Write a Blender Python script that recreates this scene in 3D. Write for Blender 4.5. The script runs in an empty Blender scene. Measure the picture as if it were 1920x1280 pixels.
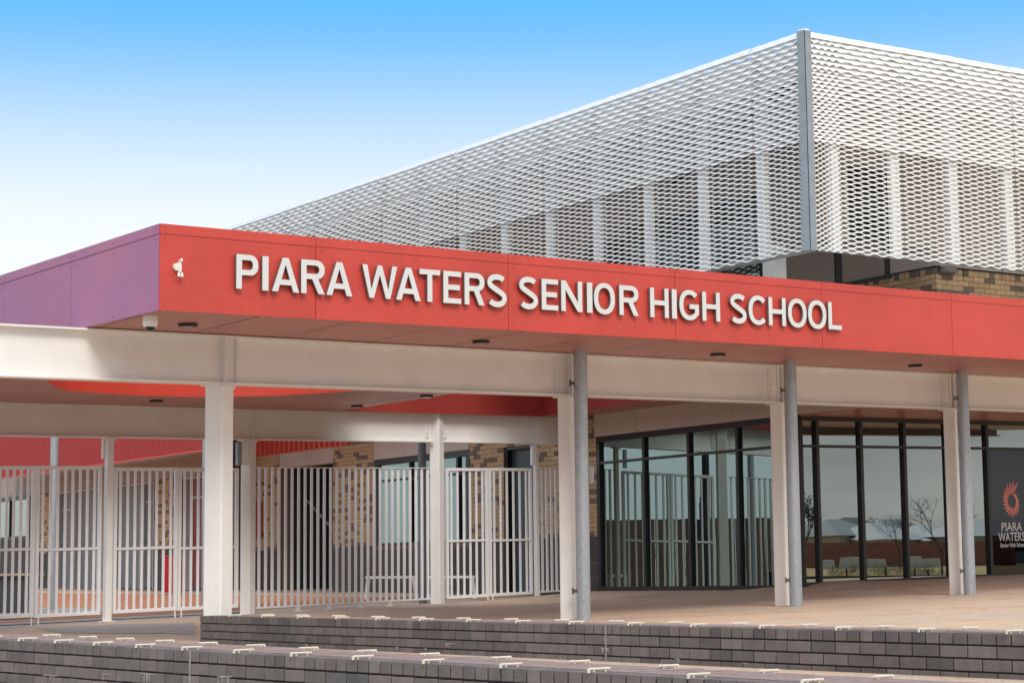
import bpy, bmesh, math, random
from mathutils import Vector, Matrix
from mathutils.geometry import delaunay_2d_cdt
random.seed(7)
S = bpy.context.scene
COL = S.collection
R_ = math.radians

# ---------------------------------------------------------------- camera
FPX, CX, CY = 3733.0, 960.0, 640.0
RHO = math.atan(.010); TH = math.atan(455 * math.cos(RHO) / FPX)
_F = Vector((0, math.cos(TH), math.sin(TH))); _R0 = Vector((1, 0, 0)); _U0 = Vector((0, -math.sin(TH), math.cos(TH)))
_R = _R0 * math.cos(RHO) - _U0 * math.sin(RHO); _U = _U0 * math.cos(RHO) + _R0 * math.sin(RHO)
cam_d = bpy.data.cameras.new('camera'); cam = bpy.data.objects.new('camera', cam_d); COL.objects.link(cam)
cam_d.sensor_width = 36; cam_d.lens = 36 * FPX / 1920; cam_d.clip_start = .1; cam_d.clip_end = 2500
cam.matrix_world = Matrix(((_R.x, _U.x, -_F.x, 0), (_R.y, _U.y, -_F.y, 0), (_R.z, _U.z, -_F.z, 0), (0, 0, 0, 1)))
S.camera = cam

# ---------------------------------------------------------------- light
SUN_DIR = Vector((.22, -.78, .78)).normalized()          # towards the sun
sun_el = math.asin(SUN_DIR.z); sun_az = math.atan2(SUN_DIR.x, SUN_DIR.y)
W = bpy.data.worlds.new('World'); S.world = W; W.use_nodes = True
nt = W.node_tree; N = nt.nodes; Lk = nt.links; N.clear()
def wn(t, **k):
    n = N.new(t)
    for a, b in k.items(): setattr(n, a, b)
    return n
out = wn('ShaderNodeOutputWorld'); bg = wn('ShaderNodeBackground'); bg.inputs[1].default_value = .1
sky = wn('ShaderNodeTexSky', sky_type='NISHITA', sun_disc=False); sky.sun_elevation = sun_el; sky.sun_rotation = sun_az
sky.air_density = 1.0; sky.dust_density = .6; sky.ozone_density = 2
tint = wn('ShaderNodeMixRGB', blend_type='MULTIPLY'); tint.inputs[0].default_value = 1; tint.inputs[2].default_value = (.62, 1.0, 1.6, 1)
tc = wn('ShaderNodeTexCoord'); sep = wn('ShaderNodeSeparateXYZ')
Lk.new(tc.outputs['Generated'], sep.inputs[0])
# haze towards the horizon: a smooth function of elevation only
hz = wn('ShaderNodeMapRange', interpolation_type='SMOOTHSTEP'); hz.inputs['From Min'].default_value = .16; hz.inputs['From Max'].default_value = .297
hz.inputs['To Min'].default_value = 1; hz.inputs['To Max'].default_value = 0
Lk.new(sep.outputs['Z'], hz.inputs[0])
blue = wn('ShaderNodeMixRGB'); blue.inputs[0].default_value = .92; blue.inputs[2].default_value = (.9, 3.9, 7.9, 1)
Lk.new(sky.outputs[0], tint.inputs[1]); Lk.new(tint.outputs[0], blue.inputs[1])
hmix = wn('ShaderNodeMixRGB'); hmix.inputs[2].default_value = (6.9, 7.3, 7.35, 1)
Lk.new(hz.outputs[0], hmix.inputs[0]); Lk.new(blue.outputs[0], hmix.inputs[1])
# cloud deck over the half of the sky behind the photographer
mp = wn('ShaderNodeMapping'); mp.inputs['Scale'].default_value = (1.5, 1.5, 6)
ns = wn('ShaderNodeTexNoise'); ns.inputs['Scale'].default_value = 2.2; ns.inputs['Detail'].default_value = 6; ns.inputs['Roughness'].default_value = .55
Lk.new(tc.outputs['Generated'], mp.inputs[0]); Lk.new(mp.outputs[0], ns.inputs[0])
cr = wn('ShaderNodeValToRGB'); cr.color_ramp.elements[0].position = .33; cr.color_ramp.elements[0].color = (4.2, 4.5, 4.7, 1)
cr.color_ramp.elements[1].position = .70; cr.color_ramp.elements[1].color = (9.0, 9.0, 8.8, 1)
Lk.new(ns.outputs[0], cr.inputs[0])
dt = wn('ShaderNodeVectorMath', operation='DOT_PRODUCT'); dt.inputs[1].default_value = (.35, -.94, .55)
Lk.new(tc.outputs['Generated'], dt.inputs[0])
cm = wn('ShaderNodeMapRange', interpolation_type='SMOOTHSTEP'); cm.inputs['From Min'].default_value = -.15; cm.inputs['From Max'].default_value = .35
Lk.new(dt.outputs['Value'], cm.inputs[0])
eg = wn('ShaderNodeMapRange'); eg.inputs['From Min'].default_value = 0; eg.inputs['From Max'].default_value = .9; eg.inputs['To Min'].default_value = .62; eg.inputs['To Max'].default_value = 1.75
Lk.new(sep.outputs['Z'], eg.inputs[0]); cs_ = wn('ShaderNodeVectorMath', operation='SCALE'); Lk.new(cr.outputs[0], cs_.inputs[0]); Lk.new(eg.outputs[0], cs_.inputs['Scale'])
cmix = wn('ShaderNodeMixRGB'); Lk.new(cm.outputs[0], cmix.inputs[0]); Lk.new(hmix.outputs[0], cmix.inputs[1]); Lk.new(cs_.outputs[0], cmix.inputs[2])
Lk.new(cmix.outputs[0], bg.inputs[0]); Lk.new(bg.outputs[0], out.inputs[0])
sd = bpy.data.lights.new('sun', 'SUN'); sd.energy = 1.6; sd.angle = R_(24); sd.color = (1, .955, .89)
so = bpy.data.objects.new('sun', sd); COL.objects.link(so); so.rotation_euler = SUN_DIR.to_track_quat('Z', 'Y').to_euler()
S.view_settings.view_transform = 'Standard'; S.view_settings.look = 'None'; S.view_settings.exposure = 0.45; S.view_settings.gamma = 1
S.view_settings.use_curve_mapping = False
S.render.engine = 'CYCLES'; S.cycles.max_bounces = 8; S.cycles.glossy_bounces = 4; S.cycles.transparent_max_bounces = 12

# ---------------------------------------------------------------- survey helpers (photo measurements -> metres)
def ray(px, py): return _F + _R * ((px - CX) / FPX) - _U * ((py - CY) / FPX)
def plan(px, Y, py=None):
    r = ray(px, 1095 - .01 * (px - 960) if py is None else py); return Vector((r.x / r.y * Y, Y))
KS = .0285                                   # paving and canopy rise gently this way
def vv(X, Y): return .825 * X + .565 * Y
class Wall:
    """vertical plane: s runs along it, h is height above a base line that rises k per metre, o is out towards the viewer"""
    def __init__(s, A, B, k=0.0):
        s.A = Vector(A[:2]); s.d = (Vector(B[:2]) - s.A).normalized(); s.k = k; s.n = Vector((s.d.y, -s.d.x)); s.rz = math.atan2(s.d.y, s.d.x)
    def hit(s, px, py, off=0.0):
        r = ray(px, py); A = s.A + s.n * off; r2 = Vector((r.x, r.y)); t = A.dot(s.n) / r2.dot(s.n)
        ss = (r2 * t - A).dot(s.d); return ss, r.z * t - s.k * ss
    def s(s, px, py=900, off=0.0): return s.hit(px, py, off)[0]
    def h(s, px, py, off=0.0): return s.hit(px, py, off)[1]
    def p(s, a, h, o=0.0):
        q = s.A + s.d * a + s.n * o; return Vector((q.x, q.y, h + s.k * a))
U_ = Vector((-.565, .825)); W_ = Vector((.776, .631)); V_ = Vector((.8507, .5258))

# ---------------------------------------------------------------- mesh helpers
LOC = {}
class MB:
    def __init__(s): s.v = []; s.f = []; s.m = []; s.mi = 0
    def face(s, pts):
        b = len(s.v); s.v += [Vector(p) for p in pts]; s.f.append(tuple(range(b, b + len(pts)))); s.m.append(s.mi)
    def hexa(s, P):                                   # 8 points: bottom ring 0-3, top ring 4-7
        b = len(s.v); s.v += [Vector(p) for p in P]
        for q in ((0, 3, 2, 1), (4, 5, 6, 7), (0, 1, 5, 4), (1, 2, 6, 5), (2, 3, 7, 6), (3, 0, 4, 7)):
            s.f.append(tuple(b + i for i in q)); s.m.append(s.mi)
        return s
    def wbox(s, w, s0, s1, h0, h1, o0, o1):
        return s.hexa([w.p(s0, h0, o1), w.p(s1, h0, o1), w.p(s1, h0, o0), w.p(s0, h0, o0), w.p(s0, h1, o1), w.p(s1, h1, o1), w.p(s1, h1, o0), w.p(s0, h1, o0)])
    def box(s, c, sx, sy, sz, rz=0, z0=None):
        ca, sa = math.cos(rz), math.sin(rz); c = Vector(c); P = []
        zz = (c.z - sz / 2, c.z + sz / 2)
        for z in zz:
            for a, b in ((-1, -1), (1, -1), (1, 1), (-1, 1)):
                x, y = a * sx / 2, b * sy / 2; P.append((c.x + x * ca - y * sa, c.y + x * sa + y * ca, z))
        return s.hexa(P)
    def prism(s, poly, z0, z1):                       # z0/z1 number or function(x,y)
        n = len(poly); b = len(s.v); g0 = z0 if callable(z0) else (lambda x, y: z0); g1 = z1 if callable(z1) else (lambda x, y: z1)
        s.v += [Vector((x, y, g0(x, y))) for x, y in poly] + [Vector((x, y, g1(x, y))) for x, y in poly]
        s.f.append(tuple(b + i for i in reversed(range(n)))); s.f.append(tuple(b + n + i for i in range(n))); s.m += [s.mi] * 2
        for i in range(n):
            j = (i + 1) % n; s.f.append((b + i, b + j, b + n + j, b + n + i)); s.m.append(s.mi)
        return s
    def tube(s, a, c, r, n=10, r2=None):
        a = Vector(a); c = Vector(c); r2 = r if r2 is None else r2; d = (c - a).normalized()
        x = d.orthogonal().normalized(); y = d.cross(x); b = len(s.v)
        for P, q in ((a, r), (c, r2)):
            for i in range(n): t = 2 * math.pi * i / n; s.v.append(P + x * (math.cos(t) * q) + y * (math.sin(t) * q))
        for i in range(n): j = (i + 1) % n; s.f.append((b + i, b + j, b + n + j, b + n + i)); s.m.append(s.mi)
        s.f.append(tuple(b + i for i in reversed(range(n)))); s.f.append(tuple(b + n + i for i in range(n))); s.m += [s.mi] * 2
        return s
    def lathe(s, prof, c, n=20):
        c = Vector(c); b = len(s.v); k = len(prof)
        for r, z in prof:
            for i in range(n): t = 2 * math.pi * i / n; s.v.append(c + Vector((r * math.cos(t), r * math.sin(t), z)))
        for a in range(k - 1):
            for i in range(n): j = (i + 1) % n; s.f.append((b + a * n + i, b + a * n + j, b + (a + 1) * n + j, b + (a + 1) * n + i)); s.m.append(s.mi)
        return s
    def build(s, name, mat, parent=None, smooth=False, bevel=0):
        me = bpy.data.meshes.new(name)
        lo = Vector((min(v.x for v in s.v), min(v.y for v in s.v), min(v.z for v in s.v))); hi = Vector((max(v.x for v in s.v), max(v.y for v in s.v), max(v.z for v in s.v)))
        c = (lo + hi) / 2; c.z = lo.z
        me.from_pydata([v - c for v in s.v], [], s.f)
        for m in (mat if isinstance(mat, (list, tuple)) else [mat]): me.materials.append(m)
        me.polygons.foreach_set('material_index', s.m)
        if smooth: me.polygons.foreach_set('use_smooth', [True] * len(me.polygons))
        me.update()
        if smooth:
            try: me.set_sharp_from_angle(angle=R_(35))
            except Exception: pass
        return link(name, me, c, 0, parent, bevel)
def link(name, me, loc, rz=0, parent=None, bevel=0):
    o = bpy.data.objects.new(name, me); COL.objects.link(o)
    if parent is not None:
        o.parent = parent; o.location = Vector(loc) - LOC[parent.name]
    else: o.location = loc
    o.rotation_euler = (0, 0, rz); LOC[o.name] = Vector(loc)
    if bevel:
        b = o.modifiers.new('bevel', 'BEVEL'); b.width = bevel; b.segments = 2; b.limit_method = 'ANGLE'
    return o
def tag(o, label=None, cat=None, group=None, kind=None):
    for k, v in (('label', label), ('category', cat), ('group', group), ('kind', kind)):
        if v: o[k] = v
    return o
def thing(name, loc, label, cat, group=None):
    o = bpy.data.objects.new(name, None); COL.objects.link(o); o.location = loc; o.empty_display_size = .2; LOC[o.name] = Vector(loc)
    return tag(o, label, cat, group)

# ---------------------------------------------------------------- materials
def mat(name, col, rough=.6, metal=0, spec=.5, var=0, vscale=8, bump=0, bscale=60, coat=0, col2=None, stretch=(1, 1, 1), detail=4, objrand=0):
    m = bpy.data.materials.new(name); m.use_nodes = True; t = m.node_tree; b = t.nodes['Principled BSDF']
    b.inputs['Base Color'].default_value = (*col, 1); b.inputs['Roughness'].default_value = rough; b.inputs['Metallic'].default_value = metal
    b.inputs['Specular IOR Level'].default_value = spec; b.inputs['Coat Weight'].default_value = coat
    tc = t.nodes.new('ShaderNodeTexCoord'); mp = t.nodes.new('ShaderNodeMapping'); mp.inputs['Scale'].default_value = stretch
    geo = t.nodes.new('ShaderNodeNewGeometry'); t.links.new(geo.outputs['Position'], mp.inputs[0])
    src = None
    if var or col2:
        n = t.nodes.new('ShaderNodeTexNoise'); n.inputs['Scale'].default_value = vscale; n.inputs['Detail'].default_value = detail; n.inputs['Roughness'].default_value = .6
        t.links.new(mp.outputs[0], n.inputs[0])
        r = t.nodes.new('ShaderNodeValToRGB'); r.color_ramp.elements[0].position = .32; r.color_ramp.elements[1].position = .68
        c2 = col2 or tuple(min(1, c * (1 + var)) for c in col); c1 = col if col2 else tuple(c * (1 - var) for c in col)
        r.color_ramp.elements[0].color = (*c1, 1); r.color_ramp.elements[1].color = (*c2, 1)
        t.links.new(n.outputs[0], r.inputs[0]); src = r.outputs[0]
    if objrand:
        oi = t.nodes.new('ShaderNodeObjectInfo'); mr = t.nodes.new('ShaderNodeMapRange'); mr.inputs['To Min'].default_value = 1 - objrand; mr.inputs['To Max'].default_value = 1 + objrand
        t.links.new(oi.outputs['Random'], mr.inputs[0])
        hs = t.nodes.new('ShaderNodeHueSaturation'); hs.inputs['Color'].default_value = (*col, 1)
        t.links.new(mr.outputs[0], hs.inputs['Value'])
        if src: t.links.new(src, hs.inputs['Color'])
        src = hs.outputs[0]
    if src: t.links.new(src, b.inputs['Base Color'])
    if bump:
        n2 = t.nodes.new('ShaderNodeTexNoise'); n2.inputs['Scale'].default_value = bscale; n2.inputs['Detail'].default_value = 3
        t.links.new(mp.outputs[0], n2.inputs[0])
        bp = t.nodes.new('ShaderNodeBump'); bp.inputs['Strength'].default_value = bump; bp.inputs['Distance'].default_value = .01
        t.links.new(n2.outputs[0], bp.inputs['Height']); t.links.new(bp.outputs[0], b.inputs['Normal'])
    return m
def speckle(m, amount, col, scale=260, thr=.68, soft=.06):
    """scatter small specks of another colour over a material"""
    t = m.node_tree; b = t.nodes['Principled BSDF']; l = b.inputs['Base Color'].links
    geo = t.nodes.new('ShaderNodeNewGeometry'); n = t.nodes.new('ShaderNodeTexNoise'); n.inputs['Scale'].default_value = scale; n.inputs['Detail'].default_value = 1
    t.links.new(geo.outputs['Position'], n.inputs[0])
    mr = t.nodes.new('ShaderNodeMapRange'); mr.inputs['From Min'].default_value = thr; mr.inputs['From Max'].default_value = thr + soft; mr.inputs['To Max'].default_value = amount
    t.links.new(n.outputs[0], mr.inputs[0]); mx = t.nodes.new('ShaderNodeMixRGB'); mx.inputs[2].default_value = (*col, 1)
    t.links.new(mr.outputs[0], mx.inputs[0])
    if l: t.links.new(l[0].from_socket, mx.inputs[1])
    else: mx.inputs[1].default_value = b.inputs['Base Color'].default_value
    t.links.new(mx.outputs[0], b.inputs['Base Color'])
    return m
RED = speckle(mat('red_panel', (.51, .054, .040), .42, var=.09, vscale=1.3, bump=.04, bscale=140, detail=6, objrand=.035), .28, (.8, .3, .24), 75, .67, .05)
SKYPURPLE = mat('sky_purple_panel', (.32, .125, .30), .38, var=.1, vscale=.5, bump=.03, bscale=140, col2=(.43, .14, .24))  # red side panels; the sky they reflect is put into this purple
SOFFIT = mat('red_brown_soffit', (.43, .155, .13), .36, var=.08, vscale=1.2, bump=.03, bscale=100)
RIM = mat('bright_red_rim', (.50, .045, .025), .4, var=.06, vscale=2)
LETTER = mat('letter_white', (.62, .63, .64), .35, var=.02, vscale=3)
LETSIDE = mat('letter_return', (.16, .12, .13), .5)
STEEL = speckle(mat('white_painted_steel', (.81, .795, .775), .45, var=.035, vscale=2.5, bump=.03, bscale=50), .22, (.5, .44, .38), 22, .72, .04)
speckle(STEEL, .07, (.50, .42, .34), 2.3, .58, .18)
WHITE = mat('white_powdercoat', (.80, .80, .80), .4, var=.03, vscale=5)
SLATM = mat('fence_white', (.80, .80, .81), .42, var=.04, vscale=5)
GALV = mat('galvanised_steel', (.38, .41, .45), .42, metal=.5, var=.11, vscale=22, bump=.08, bscale=60, stretch=(1, 1, .5), detail=5)
CORNER = mat('grey_corner_post', (.27, .31, .35), .45, metal=.3, var=.1, vscale=6)
BLACK = mat('black_frame', (.012, .013, .016), .35, var=.1)
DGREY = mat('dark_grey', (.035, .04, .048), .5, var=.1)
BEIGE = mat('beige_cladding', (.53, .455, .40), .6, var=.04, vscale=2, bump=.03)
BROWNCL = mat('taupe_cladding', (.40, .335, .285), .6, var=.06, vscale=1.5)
MESHM = mat('white_expanded_metal', (.80, .80, .79), .38, var=.02, vscale=3)
BR_Y = mat('yellow_brick', (.56, .385, .225), .85, var=.16, vscale=30, bump=.3, bscale=120, objrand=.14)
BR_B = mat('brown_brick', (.20, .148, .122), .85, var=.16, vscale=30, bump=.3, bscale=120, objrand=.15)
BR_D = mat('charcoal_brick', (.095, .083, .080), .8, var=.14, vscale=30, bump=.25, bscale=120, objrand=.16)
BR_W = speckle(mat('seat_wall_brick', (.15, .122, .113), .62, var=.16, vscale=9, bump=.35, bscale=90, objrand=.2), .5, (.26, .23, .22), 90, .69, .06)
BR_W2 = speckle(mat('seat_wall_brick_blue', (.100, .086, .082), .6, var=.16, vscale=9, bump=.35, bscale=90, objrand=.18), .4, (.22, .2, .2), 90, .7, .06)
PAVER = mat('dusty_paver', (.30, .205, .180), .85, var=.13, vscale=11, bump=.3, bscale=90, objrand=.1)
MORT_D = mat('dark_mortar', (.028, .024, .022), .95)
MORT = mat('mortar', (.20, .15, .11), .95)
EFFLO = mat('white_lime_stain', (.33, .31, .30), .9, var=.2, vscale=40)
ROD = speckle(mat('cream_rod', (.66, .60, .50), .45, var=.08, vscale=30), .7, (.40, .26, .12), 60, .66, .06)
GREYDOOR = mat('grey_door', (.20, .215, .235), .5, var=.06)
DOORFR = mat('grey_door_frame', (.42, .43, .45), .5)
REDDOOR = mat('dark_red_door', (.20, .012, .016), .4)
REDBIN = mat('red_bin', (.36, .01, .02), .4)
CORR = mat('red_corrugated', (.33, .020, .022), .42, var=.05)
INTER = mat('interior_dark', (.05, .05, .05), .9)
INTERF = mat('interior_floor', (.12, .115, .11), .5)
ROOFM = mat('roof_sheet', (.42, .43, .44), .5)
CHROME = mat('brushed_metal', (.25, .24, .22), .35, metal=.8)
CREAMBOX = mat('cream_plastic', (.78, .76, .72), .35)
BLKGL = mat('black_lens', (.01, .012, .012), .08)
TUBE = bpy.data.materials.new('lit_tube'); TUBE.use_nodes = True
_b = TUBE.node_tree.nodes['Principled BSDF']; _b.inputs['Emission Color'].default_value = (1, .96, .85, 1); _b.inputs['Emission Strength'].default_value = 2.2
def glass(name, refl, col, tr, rough=.0):
    m = bpy.data.materials.new(name); m.use_nodes = True; t = m.node_tree; t.nodes.clear()
    o = t.nodes.new('ShaderNodeOutputMaterial'); g = t.nodes.new('ShaderNodeBsdfGlossy'); g.inputs['Color'].default_value = (*col, 1); g.inputs['Roughness'].default_value = rough
    x = t.nodes.new('ShaderNodeBsdfTransparent'); x.inputs['Color'].default_value = (*tr, 1); mx = t.nodes.new('ShaderNodeMixShader')
    fr = t.nodes.new('ShaderNodeFresnel'); fr.inputs['IOR'].default_value = 1.45; ad = t.nodes.new('ShaderNodeMath'); ad.operation = 'ADD'; ad.inputs[1].default_value = refl; ad.use_clamp = True
    t.links.new(fr.outputs[0], ad.inputs[0]); t.links.new(ad.outputs[0], mx.inputs[0]); t.links.new(x.outputs[0], mx.inputs[1]); t.links.new(g.outputs[0], mx.inputs[2])
    # very slight waviness of tempered glass
    n = t.nodes.new('ShaderNodeTexNoise'); n.inputs['Scale'].default_value = 1.1; n.inputs['Detail'].default_value = 1; geo = t.nodes.new('ShaderNodeNewGeometry'); t.links.new(geo.outputs['Position'], n.inputs[0])
    bp = t.nodes.new('ShaderNodeBump'); bp.inputs['Strength'].default_value = .03; bp.inputs['Distance'].default_value = .012; t.links.new(n.outputs[0], bp.inputs['Height']); t.links.new(bp.outputs[0], g.inputs['Normal'])
    t.links.new(mx.outputs[0], o.inputs[0]); return m
GL_R = glass('tinted_glass', .38, (.80, .86, .82), (.16, .17, .17))
GL_L = glass('teal_tinted_glass', .25, (.74, .95, .93), (.10, .115, .115))
GL_D = glass('dark_vinyl_glass', .02, (.85, .85, .9), (.03, .03, .035))

# ---------------------------------------------------------------- brickwork
def brick_mesh(name, m, L, H, D, bev):
    bm = bmesh.new(); bmesh.ops.create_cube(bm, size=1)
    for v in bm.verts: v.co = Vector((v.co.x * L, v.co.y * D, v.co.z * H))
    if bev: bmesh.ops.bevel(bm, geom=bm.edges[:], offset=bev, segments=1, affect='EDGES')
    me = bpy.data.meshes.new(name); bm.to_mesh(me); bm.free(); me.materials.append(m); return me
_bc = {}
def bricks(w, spans, h0, ncourse, ch, L, matfun, parent, budget, o_face=0.0, D=.1, gap=.010, soldier=None, bev=0, phase=0, near=None):
    """lay bricks on plane w in running bond. spans = function(course)->list of (s0,s1). soldier = set of courses laid on end."""
    todo = []
    for c in range(ncourse):
        hz0 = h0 + c * ch[0]; sold = soldier and c in soldier; hh = (ch[1] if sold else ch[0]); l = (L / 2 if sold else L)
        if soldier:
            hz0 = h0 + sum((ch[1] if (k in soldier) else ch[0]) for k in range(c))
        for (a, b) in spans(c, hz0, hh):
            x = math.floor((a - (0 if sold else (c % 2) * L / 2) - phase) / l) * l + (0 if sold else (c % 2) * L / 2) + phase
            while x < b - .02:
                x0 = max(x, a); x1 = min(x + l, b)
                if x1 - x0 > .03: todo.append((x0 + gap / 2, x1 - gap / 2, hz0 + gap / 2, hz0 + hh - gap / 2, c))
                x += l
    # nearest (largest in the picture) first
    todo.sort(key=lambda t: w.p((t[0] + t[1]) / 2, 0).length)
    rest = {}
    for i, (a, b, z0, z1, c) in enumerate(todo):
        m = matfun((a + b) / 2, (z0 + z1) / 2, c); jo = random.uniform(-.0025, .0025)
        if i < budget:
            key = (m.name, round(b - a, 2), round(z1 - z0, 3), D, bev)
            if key not in _bc: _bc[key] = brick_mesh('brick', m, b - a, z1 - z0, D, bev)
            link('brick', _bc[key], w.p((a + b) / 2, (z0 + z1) / 2, o_face - D / 2 + jo), w.rz, parent)
        else:
            rest.setdefault(m.name, (m, MB()))[1].wbox(w, a, b, z0, z1, o_face - D + jo, o_face + jo)
    if rest:
        ms = [v[0] for v in rest.values()]; big = MB()
        for k, (m, mb) in enumerate(rest.values()):
            off = len(big.v); big.v += mb.v; big.f += [tuple(i + off for i in f) for f in mb.f]; big.m += [k] * len(mb.f)
        o = big.build('brickwork', ms, parent); tag(o, kind='stuff')
    return len(todo)
def minus(spans, cut):
    out = []
    for a, b in spans:
        segs = [(a, b)]
        for c, d in cut:
            ns_ = []
            for x, y in segs:
                if d <= x or c >= y: ns_.append((x, y)); continue
                if c > x: ns_.append((x, c))
                if d < y: ns_.append((d, y))
            segs = ns_
        out += segs
    return out

# ================================================================ PLANES
P0 = plan(298, 19.9, 581)
FA = Wall(P0, plan(1918, 28.9, 674), .0281)             # canopy fascia
PW = Wall((-4.69, 21.3), P0, 0)                          # purple return
FB = Wall((.70, 25.77), (6.9, 31.1), .0285)              # front beam and columns
RB = Wall((-6.4, 31.75), (.42, 37.86), .0285)            # rear beam, gates and fence
G0 = plan(1122, 37.8); GW = Wall(G0, G0 - U_, 0)         # ground floor wall, left glazing
gc = GW.A + GW.d * GW.s(1497, 900); GR = Wall(gc, plan(1855, 36.1, 950), .0245)   # right glazing
LW = Wall(plan(200, 54), plan(200, 54) - U_, 0)          # left classroom wall
ML = Wall(plan(1507, 29, 260), plan(1507, 29, 260) - U_, 0); MR = Wall(plan(1520, 29, 260), plan(1520, 29, 260) + V_, 0)
MC = plan(1755, 32.2, 500); M1 = Wall(MC, MC - U_, 0); M2 = Wall(MC, MC + V_, 0)
def zsof(X, Y): return 2.781 + .0282 * (vv(X, Y) - vv(*P0))
def sdist(w, X, Y): return (Vector((X, Y)) - w.A).dot(w.n)
def smooth(t): t = max(0, min(1, t)); return t * t * (3 - 2 * t)
def gz(X, Y):
    v = vv(X, Y); z = -.450 + .0285 * (v - 15.1)
    if v < 12.5: z += (12.5 - v) * .002
    dg = sdist(GW, X, Y); sg = (Vector((X, Y)) - GW.A).dot(GW.d)
    dr = sdist(GR, X, Y); sr = (Vector((X, Y)) - GR.A).dot(GR.d)
    if sg > -1.5 and sg < 6.5: z += .10 * smooth(1 - abs(dg) / 2.6) * smooth((sg + 1.5) / 1.5) * smooth((6.5 - sg) / 1.5)
    if sr > -.5: z += .17 * smooth(1 - abs(dr) / 1.9) * smooth((sr + .5) / 1.2)
    db = -sdist(RB, X, Y)
    if db > 0: z += db * .0125
    return z

# ================================================================ GROUND
def sheet(name, xs, ys, zf, m, kind='structure', keep=None):
    me = bpy.data.meshes.new(name); V = []; Fc = []; idx = {}
    for j, y in enumerate(ys):
        for i, x in enumerate(xs): V.append((x, y, zf(x, y)))
    nx = len(xs)
    for j in range(len(ys) - 1):
        for i in range(nx - 1):
            if keep is None or keep((xs[i] + xs[i + 1]) / 2, (ys[j] + ys[j + 1]) / 2): Fc.append((j * nx + i, j * nx + i + 1, (j + 1) * nx + i + 1, (j + 1) * nx + i))
    me.from_pydata(V, [], Fc); me.materials.append(m)
    me.polygons.foreach_set('use_smooth', [True] * len(me.polygons)); me.update()
    o = bpy.data.objects.new(name, me); COL.objects.link(o); o['kind'] = kind; return o
def rng(a, b, st): n = max(1, int(round((b - a) / st))); return [a + (b - a) * i / n for i in range(n + 1)]
EARTH = mat('dry_field', (.20, .155, .085), .95, var=.25, vscale=.15, col2=(.13, .12, .06), bump=.3, bscale=4)
o = sheet('ground', rng(-900, 900, 60), rng(-900, 900, 60), lambda x, y: -1.32, EARTH); o['kind'] = 'structure'
FORE = mat('bounce_concrete', (.42, .39, .35), .9, var=.12, vscale=.8, bump=.2)
sheet('forecourt', rng(-30, 14, 4), rng(-14, 15, 5), lambda x, y: -1.312, FORE)  # unseen ground, added pale to bounce fill light under the canopy
# exposed-aggregate paving
PAVE = mat('exposed_aggregate', (.44, .335, .265), .9, var=.25, vscale=.55, col2=(.52, .37, .255), bump=.5, bscale=160, stretch=(1, .55, 1), detail=5)
speckle(PAVE, .45, (.30, .21, .16), 1.7, .55, .10); speckle(PAVE, .8, (.68, .58, .49), 45, .58, .05); speckle(PAVE, .8, (.12, .09, .07), 38, .62, .05)
def band(m, amount, col):   # long faint streaks of run-off dirt
    t = m.node_tree; b = t.nodes['Principled BSDF']; l = b.inputs['Base Color'].links[0].from_socket
    geo = t.nodes.new('ShaderNodeNewGeometry'); mp = t.nodes.new('ShaderNodeMapping'); mp.inputs['Rotation'].default_value = (0, 0, R_(-56)); mp.inputs['Scale'].default_value = (.35, 1.6, 1)
    n = t.nodes.new('ShaderNodeTexNoise'); n.inputs['Scale'].default_value = .8; n.inputs['Detail'].default_value = 4
    t.links.new(geo.outputs['Position'], mp.inputs[0]); t.links.new(mp.outputs[0], n.inputs[0])
    mr = t.nodes.new('ShaderNodeMapRange'); mr.inputs['From Min'].default_value = .48; mr.inputs['From Max'].default_value = .62; mr.inputs['To Max'].default_value = amount
    t.links.new(n.outputs[0], mr.inputs[0]); mx = t.nodes.new('ShaderNodeMixRGB'); mx.inputs[2].default_value = (*col, 1); t.links.new(mr.outputs[0], mx.inputs[0]); t.links.new(l, mx.inputs[1]); t.links.new(mx.outputs[0], b.inputs['Base Color'])
band(PAVE, .8, (.58, .39, .25))
WP = Wall((-3.85, 14.96), (-.077, 10.66))
sheet('paving', rng(-26, 30, .5), rng(4, 62, .5), gz, PAVE, keep=lambda x, y: sdist(WP, x, y) < -.45 and x < 18)
OPAVE = mat('orange_paving', (.42, .16, .075), .9, var=.2, vscale=3, bump=.2)
GPAVE = mat('grey_concrete', (.30, .29, .27), .9, var=.1, vscale=2)
GRASS = mat('grass', (.10, .17, .03), .9, var=.3, vscale=8, bump=.4)
def strip(name, m, u0, u1, d0, d1, dz, kind='structure'):
    """paved strip in the courtyard: u along the rear beam line, d metres behind it"""
    V = []; Fc = []; ns_ = 24; nd = 6
    for j in range(nd + 1):
        for i in range(ns_ + 1):
            q = RB.A + RB.d * (u0 + (u1 - u0) * i / ns_) - RB.n * (d0 + (d1 - d0) * j / nd); V.append((q.x, q.y, gz(q.x, q.y) + dz))
    for j in range(nd):
        for i in range(ns_): a = j * (ns_ + 1) + i; Fc.append((a, a + 1, a + ns_ + 2, a + ns_ + 1))
    me = bpy.data.meshes.new(name); me.from_pydata(V, [], Fc); me.materials.append(m); o = bpy.data.objects.new(name, me); COL.objects.link(o); o['kind'] = kind; return o
strip('courtyard_paving', OPAVE, -4, 9.0, 1.6, 26, .004)
strip('concrete_path', GPAVE, -4, 3.0, 4.2, 8.5, .008)
strip('drain_channel', GPAVE, -4, 3.2, .5, .9, .012)
gr = strip('lawn', GRASS, -1.4, 1.3, 2.7, 3.5, .012, 'structure')
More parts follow.
